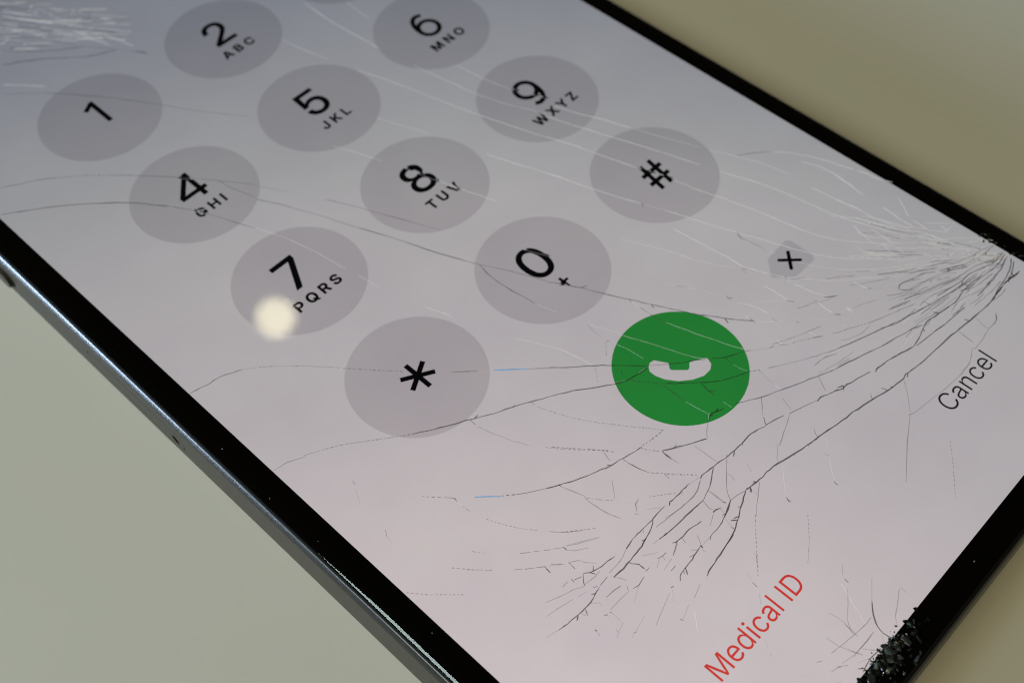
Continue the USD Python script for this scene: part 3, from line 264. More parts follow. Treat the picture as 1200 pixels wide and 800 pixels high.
def jog(shape, p, q, wide, along, across=0.0):
    """The glass over a crack bends what lies under it: the strip beside the crack line p-q is seen a little displaced."""
    p, q = np.array(p, float), np.array(q, float)
    d = (q - p) / np.linalg.norm(q - p); n = np.array([-d[1], d[0]])
    strip = Polygon([p - 60 * d, p + 60 * d, p + 60 * d + wide * n, p - 60 * d + wide * n])
    inside = shape.intersection(strip)
    return union_all([shape.difference(strip), affinity.translate(inside, *(along * d + across * n))])


R, PX, PY = 7.33, 18.664, 18.113
KEYS = [('1', ''), ('2', 'ABC'), ('3', 'DEF'), ('4', 'GHI'), ('5', 'JKL'), ('6', 'MNO'), ('7', 'PQRS'), ('8', 'TUV'), ('9', 'WXYZ'), ('*', ''), ('0', '+'), ('#', '')]
SAY = {'*': 'star key', '#': 'hash key'}
# lines traced along the breaks: kind, width (1/100 mm), then points on the glass (mm)
CRACK_TEXT = '''L11 29.05,-71.73 29.49,-73.91 29.64,-76.26 30.04,-78.02 30.77,-79.54 31.38,-80.14
L9 27.15,-73.05 27.47,-74.07 28.28,-76.37 28.86,-77.99 29.40,-79.24 29.95,-80.07
L9 30.37,-80.59 31.19,-81.64 31.72,-82.09
L9 24.37,-74.99 25.20,-76.44 26.39,-78.05 27.64,-79.41 28.60,-80.55 29.93,-81.66
L7 27.20,-75.27 26.78,-76.78 26.54,-78.15
L7 28.11,-76.99 28.05,-78.33 27.98,-79.78
L7 24.85,-77.29 25.10,-78.52 25.50,-79.84
L9 22.21,-76.50 23.44,-78.06 24.94,-79.62 25.48,-80.05
L9 20.93,-77.39 22.41,-79.15 24.11,-80.77 25.72,-82.05
l6 25.69,-82.07 26.98,-82.79 28.43,-83.41
L8 19.66,-78.28 21.13,-79.63 22.37,-80.76 23.50,-81.76
L8 20.74,-79.71 20.83,-80.63 21.04,-81.26
d9 20.79,-81.05 21.29,-81.59
L8 31.58,-76.18 31.53,-77.64 31.36,-78.95 31.42,-80.11
L7 31.97,-69.69 31.93,-71.40 31.62,-73.49
L7 33.86,-76.61 33.19,-77.76 32.37,-78.89
L10 34.21,-70.89 34.64,-72.07 34.75,-73.25 35.43,-74.86
L9 32.76,-80.64 33.69,-81.82 34.95,-83.19
L9 32.18,-79.62 32.24,-80.57 32.24,-81.56 31.28,-80.20
L9 32.07,-81.47 32.73,-82.43 33.23,-83.29
L9 33.63,-82.25 33.30,-83.05 34.43,-83.12
L9 31.69,-82.11 31.69,-83.09 32.90,-84.08 33.85,-85.04
L11 28.78,-81.62 29.73,-82.58 30.54,-83.62 31.03,-84.47
L11 30.51,-82.46 30.91,-83.38 31.46,-83.81
L8 31.22,-84.35 32.37,-84.80 33.58,-85.79 34.98,-86.66 35.57,-87.46
L8 31.06,-82.90 32.67,-83.83 34.25,-85.38 34.96,-86.48
L8 27.24,-79.07 26.80,-80.36 26.71,-80.91
L8 27.80,-80.49 27.61,-81.40 27.82,-81.95
d9 26.34,-80.66 27.19,-81.68 28.10,-82.26
l6 26.09,-81.03 26.90,-82.06 27.98,-82.92 29.16,-83.72
d7 34.93,-87.84 33.83,-87.35 32.08,-86.89 30.22,-86.13 29.64,-85.35 27.96,-84.48
D9 23.08,-83.68 23.87,-83.46 25.18,-83.95 26.70,-84.51 27.66,-85.25
d9 25.18,-83.95 25.22,-84.31
D8 23.08,-83.68 23.35,-84.18 24.13,-84.82
d9 34.89,-87.86 32.97,-87.69 30.91,-87.04 29.35,-86.29 28.00,-85.61
d9 34.81,-89.05 32.78,-88.75 31.51,-88.00 29.69,-87.60 28.29,-87.33 26.35,-86.46 24.33,-85.65 23.12,-85.10
D9 34.71,-89.10 32.81,-89.10 31.47,-88.59 30.14,-88.08 28.26,-87.91 26.08,-87.38 24.99,-87.12
D9 34.79,-89.34 33.26,-89.59 31.66,-89.42 30.25,-89.14 28.49,-89.08 27.18,-88.58
D10 34.67,-89.69 33.11,-90.05 31.25,-90.22 29.60,-90.28 27.86,-90.22
D12 34.67,-90.17 33.48,-90.77 31.84,-91.17 30.48,-91.24 29.06,-91.53
D11 34.55,-90.51 33.27,-91.17 32.07,-91.41 31.18,-91.38
D13 33.77,-91.71 32.47,-91.55 31.33,-91.39
D9 30.53,-88.60 28.05,-88.23 26.67,-87.96 24.42,-87.49 22.84,-86.98 20.22,-86.23 17.80,-85.37 15.02,-84.39 12.32,-83.40
D10 30.68,-89.07 27.91,-88.69 26.60,-88.94 24.68,-88.82 22.85,-88.48 21.59,-88.16 20.78,-88.30 19.28,-88.71 17.85,-88.89
D10 20.84,-88.08 20.00,-87.69 18.04,-87.09 15.98,-86.58 14.09,-85.97 12.30,-85.31 10.41,-84.73
D11 25.77,-90.01 24.16,-89.89 22.17,-89.65 20.28,-89.36 18.15,-89.07
D13 17.82,-88.91 17.09,-88.64 15.77,-88.21 14.30,-87.88 13.07,-87.68 12.70,-87.84
D12 12.42,-87.47 11.09,-87.07 9.15,-86.54 8.85,-86.65
D10 8.95,-86.68 8.17,-86.29
D13 30.84,-91.40 29.01,-91.56 27.97,-91.63 25.86,-91.43 23.29,-91.16 21.32,-90.92 18.20,-90.69 16.21,-90.50 14.84,-90.29 14.61,-90.17 13.71,-90.30 12.10,-90.07 9.94,-89.51 7.35,-88.87
d6 13.65,-90.51 13.28,-90.94
D14 33.42,-91.73 32.31,-91.46 31.42,-91.42 30.84,-91.40 29.78,-91.47 28.54,-91.65
d9 30.69,-91.85 29.63,-91.93 28.74,-91.72 28.26,-91.64
d8 22.65,-91.19 22.51,-92.20 22.43,-92.97
d11 27.20,-92.73 26.77,-93.17 25.86,-93.35 24.96,-93.25
D13 27.07,-92.90 26.46,-93.26
d7 24.96,-93.25 23.24,-93.56 22.05,-93.56 21.61,-93.38 20.64,-93.88 19.33,-94.15 17.28,-94.16 14.69,-93.81
d6 25.31,-91.58 24.98,-92.69 24.96,-93.25
d7 22.67,-86.05 21.33,-85.50 18.97,-84.58 17.21,-83.86
S7 17.07,-83.76 15.82,-83.08 14.02,-82.22
d8 26.72,-87.55 25.90,-87.12 24.59,-86.62 23.54,-86.54 22.69,-86.52
d7 21.95,-84.52 23.80,-85.61 26.10,-86.42 27.84,-87.23 29.23,-87.50
d8 31.87,-90.04 29.44,-90.19 27.54,-89.66
d7 28.60,-90.51 27.45,-90.47 26.37,-90.20
d9 31.64,-89.80 30.35,-89.64 29.07,-89.48 27.64,-88.86
D9 29.91,-90.09 29.99,-90.33 30.32,-90.22
d7 31.28,-90.95 29.63,-91.01 28.35,-90.84 26.52,-90.66
L7 20.75,-79.70 20.87,-80.60 20.96,-81.32
d9 20.89,-81.18 21.29,-81.58
l6 19.32,-81.07 20.01,-81.96
L7 17.47,-81.17 17.49,-81.94
d6 17.35,-81.64 17.71,-82.17
D9 16.00,-80.83 16.28,-81.22
L10 19.63,-58.85 20.12,-60.35 20.71,-62.10 21.29,-64.27 21.88,-66.61 22.36,-68.81 22.64,-70.28 23.06,-72.06 23.66,-73.69 24.31,-75.04
L9 25.72,-65.47 26.18,-67.70 26.50,-69.59 26.86,-71.85 27.42,-74.14
L8 28.66,-68.68 28.97,-70.57 29.14,-72.12 29.39,-73.75
L9 15.07,-58.87 15.56,-60.24 16.02,-61.42 16.87,-64.01 17.86,-66.47
L9 17.94,-66.83 18.82,-68.92 19.53,-70.90 20.03,-72.18 20.69,-73.76 21.41,-75.28 22.19,-76.51
D8 17.81,-66.68 17.59,-67.10 17.49,-67.81
d6 17.67,-67.67 17.88,-69.20 18.00,-70.78
l6 17.84,-69.65 18.28,-71.40
l6 18.76,-73.52 19.35,-74.72 20.12,-76.19 21.03,-77.56 22.12,-78.74
L9 13.63,-61.15 13.77,-62.79 14.05,-64.73 14.25,-66.71 14.50,-68.42 14.52,-69.87 14.93,-71.01 15.55,-72.40 16.39,-74.03
L9 16.77,-74.56 17.75,-75.87 18.73,-77.18 19.68,-78.27
d9 14.15,-69.94 14.52,-70.49
d7 14.18,-70.13 13.98,-70.70
l7 10.66,-62.49 11.29,-64.14 11.83,-65.85 12.77,-67.66 13.98,-69.66
D7 16.44,-73.99 16.27,-74.42
l6 16.27,-74.42 16.21,-74.97
L8 16.34,-75.28 16.50,-76.37 16.80,-77.55 17.28,-78.80
D14 16.96,-78.63 17.45,-79.07 18.07,-79.53
L8 13.98,-73.27 14.08,-74.51 14.13,-76.09
D9 13.94,-76.03 14.39,-76.70
l6 11.81,-73.97 12.84,-75.02 13.90,-76.05
l6 14.56,-76.77 15.85,-78.03 16.72,-78.80
L7 16.00,-78.32 15.91,-79.37 15.87,-80.37
D7 15.87,-78.12 16.20,-78.48
l5 7.26,-65.28 7.66,-66.24
d7 7.69,-66.43 8.28,-67.22
L7 8.29,-67.42 8.80,-68.27
l5 9.02,-68.73 9.75,-70.44
D11 10.22,-71.10 10.10,-71.51 10.45,-71.65
L7 10.10,-72.42 10.81,-73.31 11.21,-74.43 11.33,-75.55
L6 17.37,-81.09 17.30,-81.91
D10 4.70,-67.39 5.13,-68.09 5.62,-69.15 6.23,-70.32 7.06,-71.52 7.99,-73.03 8.74,-74.08 9.54,-75.09
L7 9.61,-75.23 10.44,-76.21 11.64,-77.51
l6 12.86,-78.59 14.07,-79.69 15.28,-80.79
D9 12.41,-78.33 12.54,-78.63
L7 9.53,-74.19 9.45,-74.85
D9 9.53,-74.49 9.49,-75.32
D7 11.09,-76.32 11.10,-76.92
D9 15.77,-80.64 16.26,-81.17
L7 12.27,-80.10 12.33,-80.93
D9 12.03,-80.85 12.74,-81.41
S6 12.74,-81.41 11.35,-80.46 9.86,-79.60
D9 13.68,-81.91 14.20,-82.32
d6 14.77,-82.50 15.83,-83.06
L7 9.26,-78.37 9.16,-79.04
D9 8.86,-78.86 9.50,-79.47
D9 7.82,-78.26 8.36,-78.55
d7 6.37,-77.18 7.74,-78.22
D10 5.57,-76.51 6.35,-77.10
D9 2.87,-74.81 3.45,-75.36 3.94,-75.77 4.72,-76.16 5.67,-76.62
D8 3.88,-75.62 3.82,-76.26 3.84,-76.84
l4 3.81,-76.87 3.92,-77.77 4.12,-78.40
D10 4.28,-78.57 3.68,-78.34 2.74,-77.89 1.67,-77.34 0.78,-76.66 -0.05,-75.93 -1.28,-74.72 -2.59,-73.38
S7 4.24,-78.60 4.68,-78.95 5.04,-79.26
d7 5.80,-79.67 7.07,-80.47 8.77,-81.55 9.69,-82.04 10.95,-82.68 12.34,-83.39
D7 5.01,-79.09 4.88,-79.78
d6 4.88,-79.78 4.68,-81.08
L7 4.66,-81.48 4.63,-82.17
D8 0.16,-79.87 1.29,-80.55 2.70,-81.40 4.63,-82.26 6.58,-83.13 8.54,-84.01 10.22,-84.71 10.43,-84.79
d7 8.41,-84.00 7.90,-84.83 7.50,-85.49
D12 5.92,-85.68 6.27,-85.52 7.59,-85.99 8.89,-86.58 9.30,-86.48 8.53,-86.11
d8 8.94,-86.63 8.56,-86.90
D9 6.07,-85.57 4.53,-84.99 2.93,-84.46
d8 3.87,-82.93 3.40,-84.30
d7 2.52,-81.35 1.53,-82.28
D8 -0.13,-75.89 -0.31,-76.53 -0.36,-77.16 -0.37,-77.95
l5 -0.41,-78.86 -0.34,-79.87
D8 -2.88,-73.62 -2.89,-74.83 -2.98,-76.09
l5 -2.87,-76.20 -2.71,-77.45 -2.45,-78.80
l6 3.25,-68.58 3.86,-70.57 4.58,-72.65 5.29,-74.72 6.00,-76.57
D9 -0.55,-72.11 0.43,-72.94 1.75,-73.89 2.47,-74.53
D9 3.14,-79.15 2.94,-79.49
D8 1.71,-79.65 1.72,-79.94
D11 -3.10,-79.22 -2.49,-78.83 -1.68,-79.17 -0.98,-79.40
d8 -3.16,-79.17 -4.22,-79.85 -4.74,-80.33
D10 -4.81,-80.38 -5.41,-79.99 -6.21,-79.57
d9 -6.21,-79.57 -7.46,-78.94 -8.53,-78.26
l6 -4.66,-80.55 -4.21,-80.96
l7 -3.64,-81.47 -2.94,-82.06
l7 -2.67,-82.24 -1.71,-83.02
D9 2.38,-84.20 1.45,-83.86 0.32,-83.57
D11 0.28,-83.60 -0.80,-83.27 -1.62,-83.04 -2.61,-83.14 -3.75,-83.07 -5.12,-82.99 -6.27,-82.76 -6.91,-82.70 -8.29,-82.46 -8.70,-82.64
D11 0.89,-82.86 0.41,-83.40 0.33,-83.65
d7 2.56,-81.32 1.73,-82.04 0.91,-82.75
D8 -2.66,-83.08 -3.06,-83.29
d7 2.89,-84.49 1.59,-85.06 0.52,-85.47 -0.59,-85.83
d7 -0.79,-85.61 -0.55,-85.99
d6 -0.83,-85.82 -2.00,-86.59 -2.19,-87.01
D13 7.34,-88.88 5.39,-88.63 3.59,-88.25 2.57,-88.06 1.31,-87.86 -0.29,-87.54 -2.07,-87.02 -3.71,-86.76 -4.72,-86.78 -5.53,-86.66 -6.73,-86.47
d7 3.25,-87.11 2.77,-87.64 2.64,-88.01
d7 -0.39,-87.44 -0.65,-87.66
d7 1.31,-87.86 1.11,-88.03
l6 3.01,-88.66 2.39,-89.28
d7 1.52,-89.62 1.63,-89.99
l5 1.40,-90.24 0.42,-91.20 -0.12,-91.85
D11 -0.33,-91.99 -0.46,-92.35 -0.36,-92.45
l5 -2.20,-87.38 -3.47,-88.50 -4.45,-89.40
D11 -4.74,-89.70 -4.92,-90.10 -4.84,-90.31
d9 -6.76,-86.49 -7.63,-86.23 -8.54,-86.11
D11 -6.80,-86.52 -7.68,-86.91 -8.48,-87.25 -9.47,-87.73 -10.67,-88.21 -11.44,-88.44
D11 -8.54,-86.11 -9.40,-86.50 -10.36,-86.78
D10 -8.54,-86.11 -8.15,-85.43
d7 -5.18,-83.04 -6.49,-84.02 -7.72,-84.92 -8.15,-85.43
d6 -6.50,-84.06 -6.44,-84.57 -6.64,-85.10
d7 -6.24,-79.88 -6.20,-81.19 -6.18,-82.60
D9 -6.86,-82.75 -8.14,-83.48 -8.95,-83.84 -10.28,-84.23
d7 -8.76,-82.69 -9.61,-83.14 -10.56,-83.34 -11.63,-83.27 -13.03,-83.09 -14.13,-82.86
D10 -9.74,-82.21 -10.97,-82.16 -12.28,-82.10 -12.55,-82.04 -12.87,-82.30
d6 -8.52,-82.46 -9.74,-82.21
d6 -10.85,-82.17 -11.24,-82.48
D9 -10.28,-84.23 -11.13,-84.17 -12.98,-83.97
d6 -9.09,-83.94 -9.09,-84.78 -9.12,-85.73
D11 -9.17,-85.67 -9.03,-85.94
d6 -10.35,-84.29 -10.53,-85.17 -10.46,-85.49
D10 -10.65,-85.64 -10.26,-85.70 -9.83,-85.92
d6 -9.83,-85.92 -10.02,-86.43
d7 -10.55,-85.74 -11.21,-85.99
d6 -4.41,-84.88 -4.79,-85.73
d6 -5.10,-86.88 -6.33,-87.63 -7.36,-88.21 -8.32,-88.85
d5 -6.33,-86.71 -6.38,-87.57
l8 -7.86,-81.56 -7.70,-81.72
l8 -9.38,-81.16 -9.26,-81.35
l6 -5.86,-85.06 -5.16,-85.64 -4.82,-85.94
D7 -8.82,-78.50 -8.78,-79.05
d6 -8.78,-79.05 -8.78,-79.81
S8 -6.93,-76.62 -7.94,-76.57 -8.93,-76.41 -9.86,-76.31
D10 -9.86,-76.31 -10.72,-76.15 -11.42,-75.95 -12.04,-75.79 -13.64,-75.40 -15.12,-74.81 -16.64,-74.18 -18.16,-73.35 -19.37,-72.65
S7 -9.93,-76.36 -9.64,-77.00 -8.91,-77.96
D9 -8.78,-78.05 -7.55,-78.79 -6.19,-79.62 -4.85,-80.28
D11 -8.81,-78.07 -8.90,-78.73 -8.87,-79.28
d6 -8.87,-79.28 -8.76,-80.15
D8 -12.03,-75.88 -11.97,-76.82 -11.76,-77.81 -11.41,-78.68
S7 -11.35,-78.82 -10.60,-79.74 -9.96,-80.56 -9.28,-81.34 -8.61,-82.13
D7 -10.58,-79.82 -10.67,-80.47
d7 -18.26,-73.54 -17.88,-74.69 -17.50,-75.83
S6 -17.50,-76.12 -16.66,-77.34 -15.88,-78.22
L8 -15.48,-78.65 -14.78,-79.40
d7 -17.52,-75.85 -17.68,-76.48 -17.57,-77.56 -17.37,-78.73 -16.94,-79.90
d6 -14.48,-76.62 -15.14,-77.38 -15.82,-78.11
D7 -14.29,-79.75 -14.87,-79.85 -15.46,-80.54
D6 -15.73,-80.49 -15.48,-80.75
S6 -22.45,-75.88 -21.72,-76.78 -20.64,-77.75 -19.10,-78.89
D10 -22.74,-77.89 -22.77,-78.31
d5 -22.43,-78.00 -21.25,-78.68 -19.72,-79.63
d5 -22.77,-78.31 -22.32,-78.87 -21.23,-79.62
d7 -12.65,-73.94 -12.92,-74.67 -13.04,-75.17
S7 -16.08,-69.62 -15.18,-70.84 -14.05,-72.26 -13.19,-73.11 -11.95,-74.83
D9 -13.22,-81.99 -13.72,-81.93 -14.96,-82.02 -15.15,-82.18 -16.04,-82.63 -16.90,-82.88 -17.79,-83.07
d6 -14.61,-80.97 -13.59,-81.83
D8 -15.03,-82.07 -16.30,-82.01 -16.90,-81.95 -17.84,-81.99
D11 -17.84,-81.99 -18.45,-82.14 -19.01,-82.23
d6 -16.42,-82.11 -16.73,-82.37
d6 -8.78,-82.74 -10.08,-83.30 -11.46,-83.28 -13.08,-83.10 -15.45,-82.80
D9 -11.02,-84.23 -12.92,-84.09 -15.25,-83.94 -16.17,-83.77
d5 -16.17,-83.77 -16.93,-83.65
D9 -12.09,-85.46 -12.80,-85.29 -13.73,-85.11 -14.63,-85.19 -15.50,-85.07
D8 -14.63,-85.19 -14.82,-85.80
d7 -15.31,-85.28 -16.23,-85.66
D9 -8.52,-86.06 -10.34,-86.74 -11.51,-87.02 -12.70,-87.03 -13.06,-87.23
d6 -12.70,-87.03 -14.09,-87.04
D14 -14.12,-86.89 -14.11,-87.24
d8 -13.47,-86.09 -14.03,-86.99
d8 -14.21,-87.14 -14.32,-87.59
D11 -10.94,-88.33 -12.41,-88.61 -13.37,-88.73
d6 -10.36,-86.84 -10.68,-87.91
D14 -10.73,-87.86 -10.62,-88.09
d7 -10.65,-85.70 -9.82,-85.88
d6 -10.84,-85.85 -11.93,-86.34
d6 -10.33,-84.24 -10.58,-85.18 -10.44,-85.44
d6 -9.19,-83.90 -9.17,-85.00 -9.17,-85.73
D10 -9.19,-85.66 -9.08,-85.95
S6 -13.40,-80.34 -12.21,-81.26 -11.38,-81.90
D12 -16.82,-82.82 -17.67,-83.07 -18.28,-83.11 -19.86,-83.24 -20.82,-83.22 -21.88,-83.20
D10 -17.97,-82.01 -18.94,-82.17
d6 -19.00,-82.22 -20.06,-82.57 -20.97,-82.61 -21.82,-82.59
D9 -19.86,-83.24 -19.61,-83.68 -19.31,-84.16 -19.38,-84.31
d8 -21.80,-83.22 -21.46,-83.77 -21.29,-84.27
D8 -21.64,-84.57 -21.95,-85.01
d6 -22.00,-85.06 -23.10,-84.99 -24.39,-85.01
D12 -23.47,-80.94 -24.11,-81.60 -24.23,-81.80
D9 -23.47,-80.94 -22.83,-81.41 -21.95,-81.67 -20.89,-81.79 -20.21,-81.95
d7 -24.17,-81.75 -22.98,-81.92 -22.18,-81.88
D8 -25.68,-80.47 -24.95,-80.47
D8 -24.59,-80.52 -24.63,-80.93
D8 -24.46,-80.78 -23.80,-81.04
d6 -24.18,-81.85 -25.13,-81.39 -26.34,-80.97 -27.79,-80.40
D12 -22.21,-82.74 -23.27,-82.83
D9 -23.43,-82.88 -24.34,-83.11 -25.18,-83.30 -26.41,-83.28 -27.68,-83.11 -28.93,-82.94
d6 -28.97,-82.89 -30.21,-82.62
d6 -26.46,-83.23 -26.26,-83.88
d5 -25.18,-83.30 -24.56,-83.86 -24.65,-84.31
D8 -23.87,-82.51 -23.47,-82.72
d5 -25.95,-81.93 -27.41,-81.56 -28.77,-81.30
d5 -25.50,-82.09 -24.53,-82.35
D7 -23.74,-83.98 -22.85,-84.04 -22.06,-84.19
D8 -19.44,-84.92 -18.91,-84.93
D8 -19.95,-85.16 -20.92,-85.34 -21.49,-85.17
d4 -20.98,-85.39 -22.41,-86.05
D7 -17.82,-84.85 -17.30,-85.07 -16.75,-85.08
D6 -17.30,-85.07 -17.40,-85.52
d7 -17.56,-85.01 -18.53,-85.45
d5 -18.50,-83.67 -17.70,-84.30 -17.13,-84.56
D11 -15.18,-83.88 -15.60,-83.85
D9 -15.22,-85.12 -16.56,-85.75
d7 -16.90,-85.84 -18.27,-86.06
D8 -17.90,-86.57 -17.19,-86.54
D9 -15.63,-84.90 -15.17,-85.17
D14 -14.06,-86.93 -14.10,-87.24
D8 -14.12,-86.98 -15.02,-87.06 -15.91,-87.23 -16.96,-87.35 -17.62,-87.43 -18.09,-87.81
d6 -15.17,-87.00 -15.72,-87.44
d7 -15.02,-86.60 -14.55,-87.05
D12 -11.14,-88.45 -12.68,-88.65 -14.32,-88.94 -15.48,-89.05 -16.05,-89.22
d6 -16.11,-89.27 -16.30,-89.51
d7 -17.13,-89.28 -18.46,-89.72
d5 -19.26,-89.74 -20.68,-90.26
D8 -20.87,-90.06 -20.79,-90.35
D11 -19.13,-87.58 -18.83,-87.69
d5 -19.53,-87.81 -22.03,-88.61 -22.77,-88.88
d4 -19.16,-87.78 -19.99,-88.64
D14 -25.16,-84.94 -24.89,-85.16
D13 -24.61,-85.10 -24.52,-85.30
d5 -24.52,-85.30 -24.56,-86.33
D16 -26.73,-85.25 -26.70,-85.46
d6 -26.73,-85.49 -26.87,-85.98
d6 -25.44,-86.55 -25.48,-86.94
d4 -24.53,-86.58 -26.00,-87.12
D10 -24.69,-87.89 -24.41,-88.01
d5 -24.49,-87.99 -23.60,-87.78 -22.71,-87.56
d4 -24.70,-87.98 -25.11,-88.07
D8 -25.40,-78.20 -25.44,-78.72
D7 -24.77,-78.20 -24.09,-78.93
D7 -23.54,-79.29 -23.61,-80.12
D6 -23.47,-79.32 -22.74,-79.81
d5 -22.74,-79.81 -22.52,-80.38 -21.87,-81.13
d5 -22.52,-77.99 -21.61,-78.62 -19.76,-79.67
l6 -19.33,-90.42 -20.11,-91.30 -20.74,-91.89
D7 -26.61,-66.28 -25.99,-67.02
D11 -25.99,-67.02 -26.07,-67.42
l6 -26.09,-67.64 -26.08,-68.25
S5 -26.08,-68.25 -25.98,-69.08
S6 -27.94,-64.69 -26.81,-66.07
l6 -25.80,-67.15 -24.77,-68.20
B13 -24.62,-68.37 -23.72,-69.24 -22.87,-70.15
S9 -22.77,-70.16 -22.19,-70.63 -21.64,-71.13
D9 -21.64,-71.13 -20.79,-71.75 -19.37,-72.64
D15 -18.26,-73.24 -18.26,-73.53
S5 -25.51,-70.77 -24.97,-72.07 -24.10,-73.65 -23.09,-75.09
d5 -22.39,-76.01 -21.44,-77.10 -20.45,-77.96
S5 -28.73,-72.11 -28.12,-73.11
L6 -27.55,-73.76 -26.48,-74.91
D7 -25.90,-75.44 -25.17,-76.04
D7 -24.94,-76.21 -24.50,-76.59
D7 -24.22,-76.82 -23.70,-77.22
D7 -23.52,-77.34 -22.77,-77.92
D10 -22.75,-77.90 -22.69,-78.23
S6 -31.15,-71.90 -30.37,-72.92 -29.61,-73.78 -28.70,-74.87
L5 -28.21,-75.39 -27.50,-76.08
D8 -27.41,-76.18 -26.88,-76.66
D7 -26.72,-76.81 -26.13,-77.32
D7 -26.01,-77.41 -25.34,-77.94
D11 -25.32,-77.92 -25.41,-78.77
d6 -25.00,-78.21 -23.89,-79.12
D9 -23.58,-79.22 -23.55,-79.48
d5 -23.56,-79.58 -23.66,-80.15
D8 -1.19,-55.93 -0.15,-57.67 0.92,-59.60 1.68,-61.34 2.94,-63.93 4.28,-66.44 4.71,-67.39
D9 2.99,-63.89 2.80,-64.38
l6 2.80,-64.38 2.94,-65.44
D8 2.94,-65.44 2.98,-66.77
D8 2.98,-66.77 3.16,-68.21 3.26,-68.58
l6 -1.12,-66.23 -0.28,-68.14 0.67,-70.46 1.53,-72.82 2.28,-74.25
l5 -2.23,-62.82 -2.02,-63.93
l5 -1.84,-63.98 -0.99,-66.22
D7 -2.36,-62.83 -2.61,-63.59
d6 -2.61,-63.59 -2.66,-64.70
D7 -2.67,-65.56 -2.50,-65.95
L8 -7.31,-61.56 -6.66,-62.69 -6.30,-64.08 -6.01,-65.53 -5.80,-66.61
D9 -9.30,-63.39 -7.62,-65.06 -5.87,-66.67 -4.55,-68.03 -3.51,-69.22 -2.16,-70.76
d9 -2.01,-70.83 -0.58,-72.10 0.67,-73.11
D8 -4.44,-69.19 -4.75,-69.55
S5 -5.83,-66.85 -6.53,-67.77 -7.18,-68.45
D10 -11.89,-65.77 -10.46,-66.56 -8.63,-67.85 -6.19,-69.66
D11 -6.19,-69.66 -5.16,-70.21 -4.45,-70.43 -3.31,-70.69 -2.26,-70.84
D10 -4.56,-70.31 -4.53,-70.81
S9 -4.48,-70.87 -3.67,-72.02 -2.83,-73.14
D9 -2.83,-73.14 -2.58,-73.38
D9 -2.90,-73.20 -2.91,-73.65
l5 -2.32,-66.52 -1.97,-67.90 -1.78,-69.82
S5 -2.89,-65.76 -4.16,-66.96
S7 -23.29,-48.35 -22.17,-49.71 -20.87,-51.33 -19.34,-53.18
O9 -16.82,-56.03 -15.96,-56.96
D8 -16.15,-56.70 -15.04,-57.82 -14.24,-58.59
O7 -14.38,-58.50 -13.34,-59.48
B11 -13.10,-59.68 -11.86,-60.90 -10.55,-62.21
D9 -10.55,-62.21 -9.31,-63.38
D10 -23.89,-59.07 -22.44,-59.99 -20.54,-61.11 -18.84,-62.02 -17.09,-63.11 -15.30,-63.96 -13.43,-64.90 -11.90,-65.77
S7 -29.41,-54.95 -28.14,-55.81 -26.36,-57.25 -24.51,-58.62 -23.89,-59.07
D12 -18.84,-62.02 -18.92,-62.86
d5 -18.89,-63.15 -18.57,-64.54 -17.98,-66.09 -17.67,-67.06 -17.03,-68.27
D10 -13.29,-64.96 -13.30,-65.54
S6 -13.25,-65.88 -12.32,-68.43 -10.96,-70.95 -9.01,-73.66 -6.94,-76.60
S6 -15.69,-70.01 -14.13,-71.92 -12.24,-74.27
l5 -12.19,-49.08 -11.49,-50.92 -11.21,-52.31
D8 -35.83,-39.35 -34.16,-39.74 -32.23,-40.06 -30.38,-40.94
S6 -30.38,-40.94 -28.12,-42.72 -25.17,-45.90 -23.37,-48.20
d7 -35.76,-52.26 -34.22,-52.54 -32.59,-53.37
S6 -32.60,-53.17 -31.10,-53.95 -29.38,-54.91
L10 -16.07,24.64 -15.15,23.18 -14.05,21.29
L10 -16.58,23.85 -15.56,21.84 -14.06,19.52 -13.15,18.08
L13 -17.34,22.68 -16.20,21.22
L11 -17.63,20.81 -16.34,19.60
L11 -18.75,20.51 -17.36,19.11
L11 -16.45,19.08 -15.08,16.26
L11 -12.25,14.90 -11.17,13.06
L9 -11.58,20.38 -10.98,18.82
L11 -10.61,17.96 -9.97,17.17
L10 -11.99,14.61 -11.33,11.49 -10.60,9.19
L9 -9.92,11.47 -9.28,9.03 -8.70,6.89
L9 -10.64,12.47 -10.19,11.76
d17 -14.25,20.63 -13.58,19.53
d13 -14.96,15.06 -14.33,13.93 -13.52,12.40
d13 -19.10,19.60 -18.62,18.94
D11 -18.47,16.03 -16.49,14.17 -14.74,12.67 -12.97,11.50
d8 -12.97,11.50 -11.57,9.49 -10.42,7.80
D13 -21.65,16.03 -19.88,14.93 -17.92,13.41 -15.95,11.58 -14.17,9.80 -12.33,8.75 -10.58,7.90
D13 -9.17,5.92 -8.69,5.27 -8.37,4.41
d7 -10.58,7.90 -9.17,5.92
L10 -23.67,12.90 -22.33,11.55 -21.33,10.34 -20.29,8.88
d10 -24.51,11.60 -22.79,9.84 -21.08,8.05
D12 -20.95,7.91 -19.56,6.31
d9 -19.56,6.31 -18.18,4.39 -16.15,1.46 -14.55,-1.08 -12.96,-3.61
d7 -12.96,-3.61 -11.96,-5.36 -11.03,-7.09 -8.87,-10.42 -6.81,-13.45
d9 -33.32,-1.37 -31.24,-2.53 -29.21,-3.77 -27.40,-5.36
S8 -27.36,-5.30 -25.56,-6.91 -23.88,-8.70
d9 -23.88,-8.70 -21.41,-11.43 -19.07,-14.33 -17.52,-16.26
d7 -17.52,-16.26 -15.64,-18.93 -13.25,-22.35
D11 -35.59,-4.89 -33.25,-6.42 -30.76,-8.18 -28.08,-10.50 -25.86,-12.67 -23.94,-14.85 -21.81,-17.92
d9 -21.81,-17.92 -20.25,-20.54 -18.88,-23.74 -17.41,-27.39
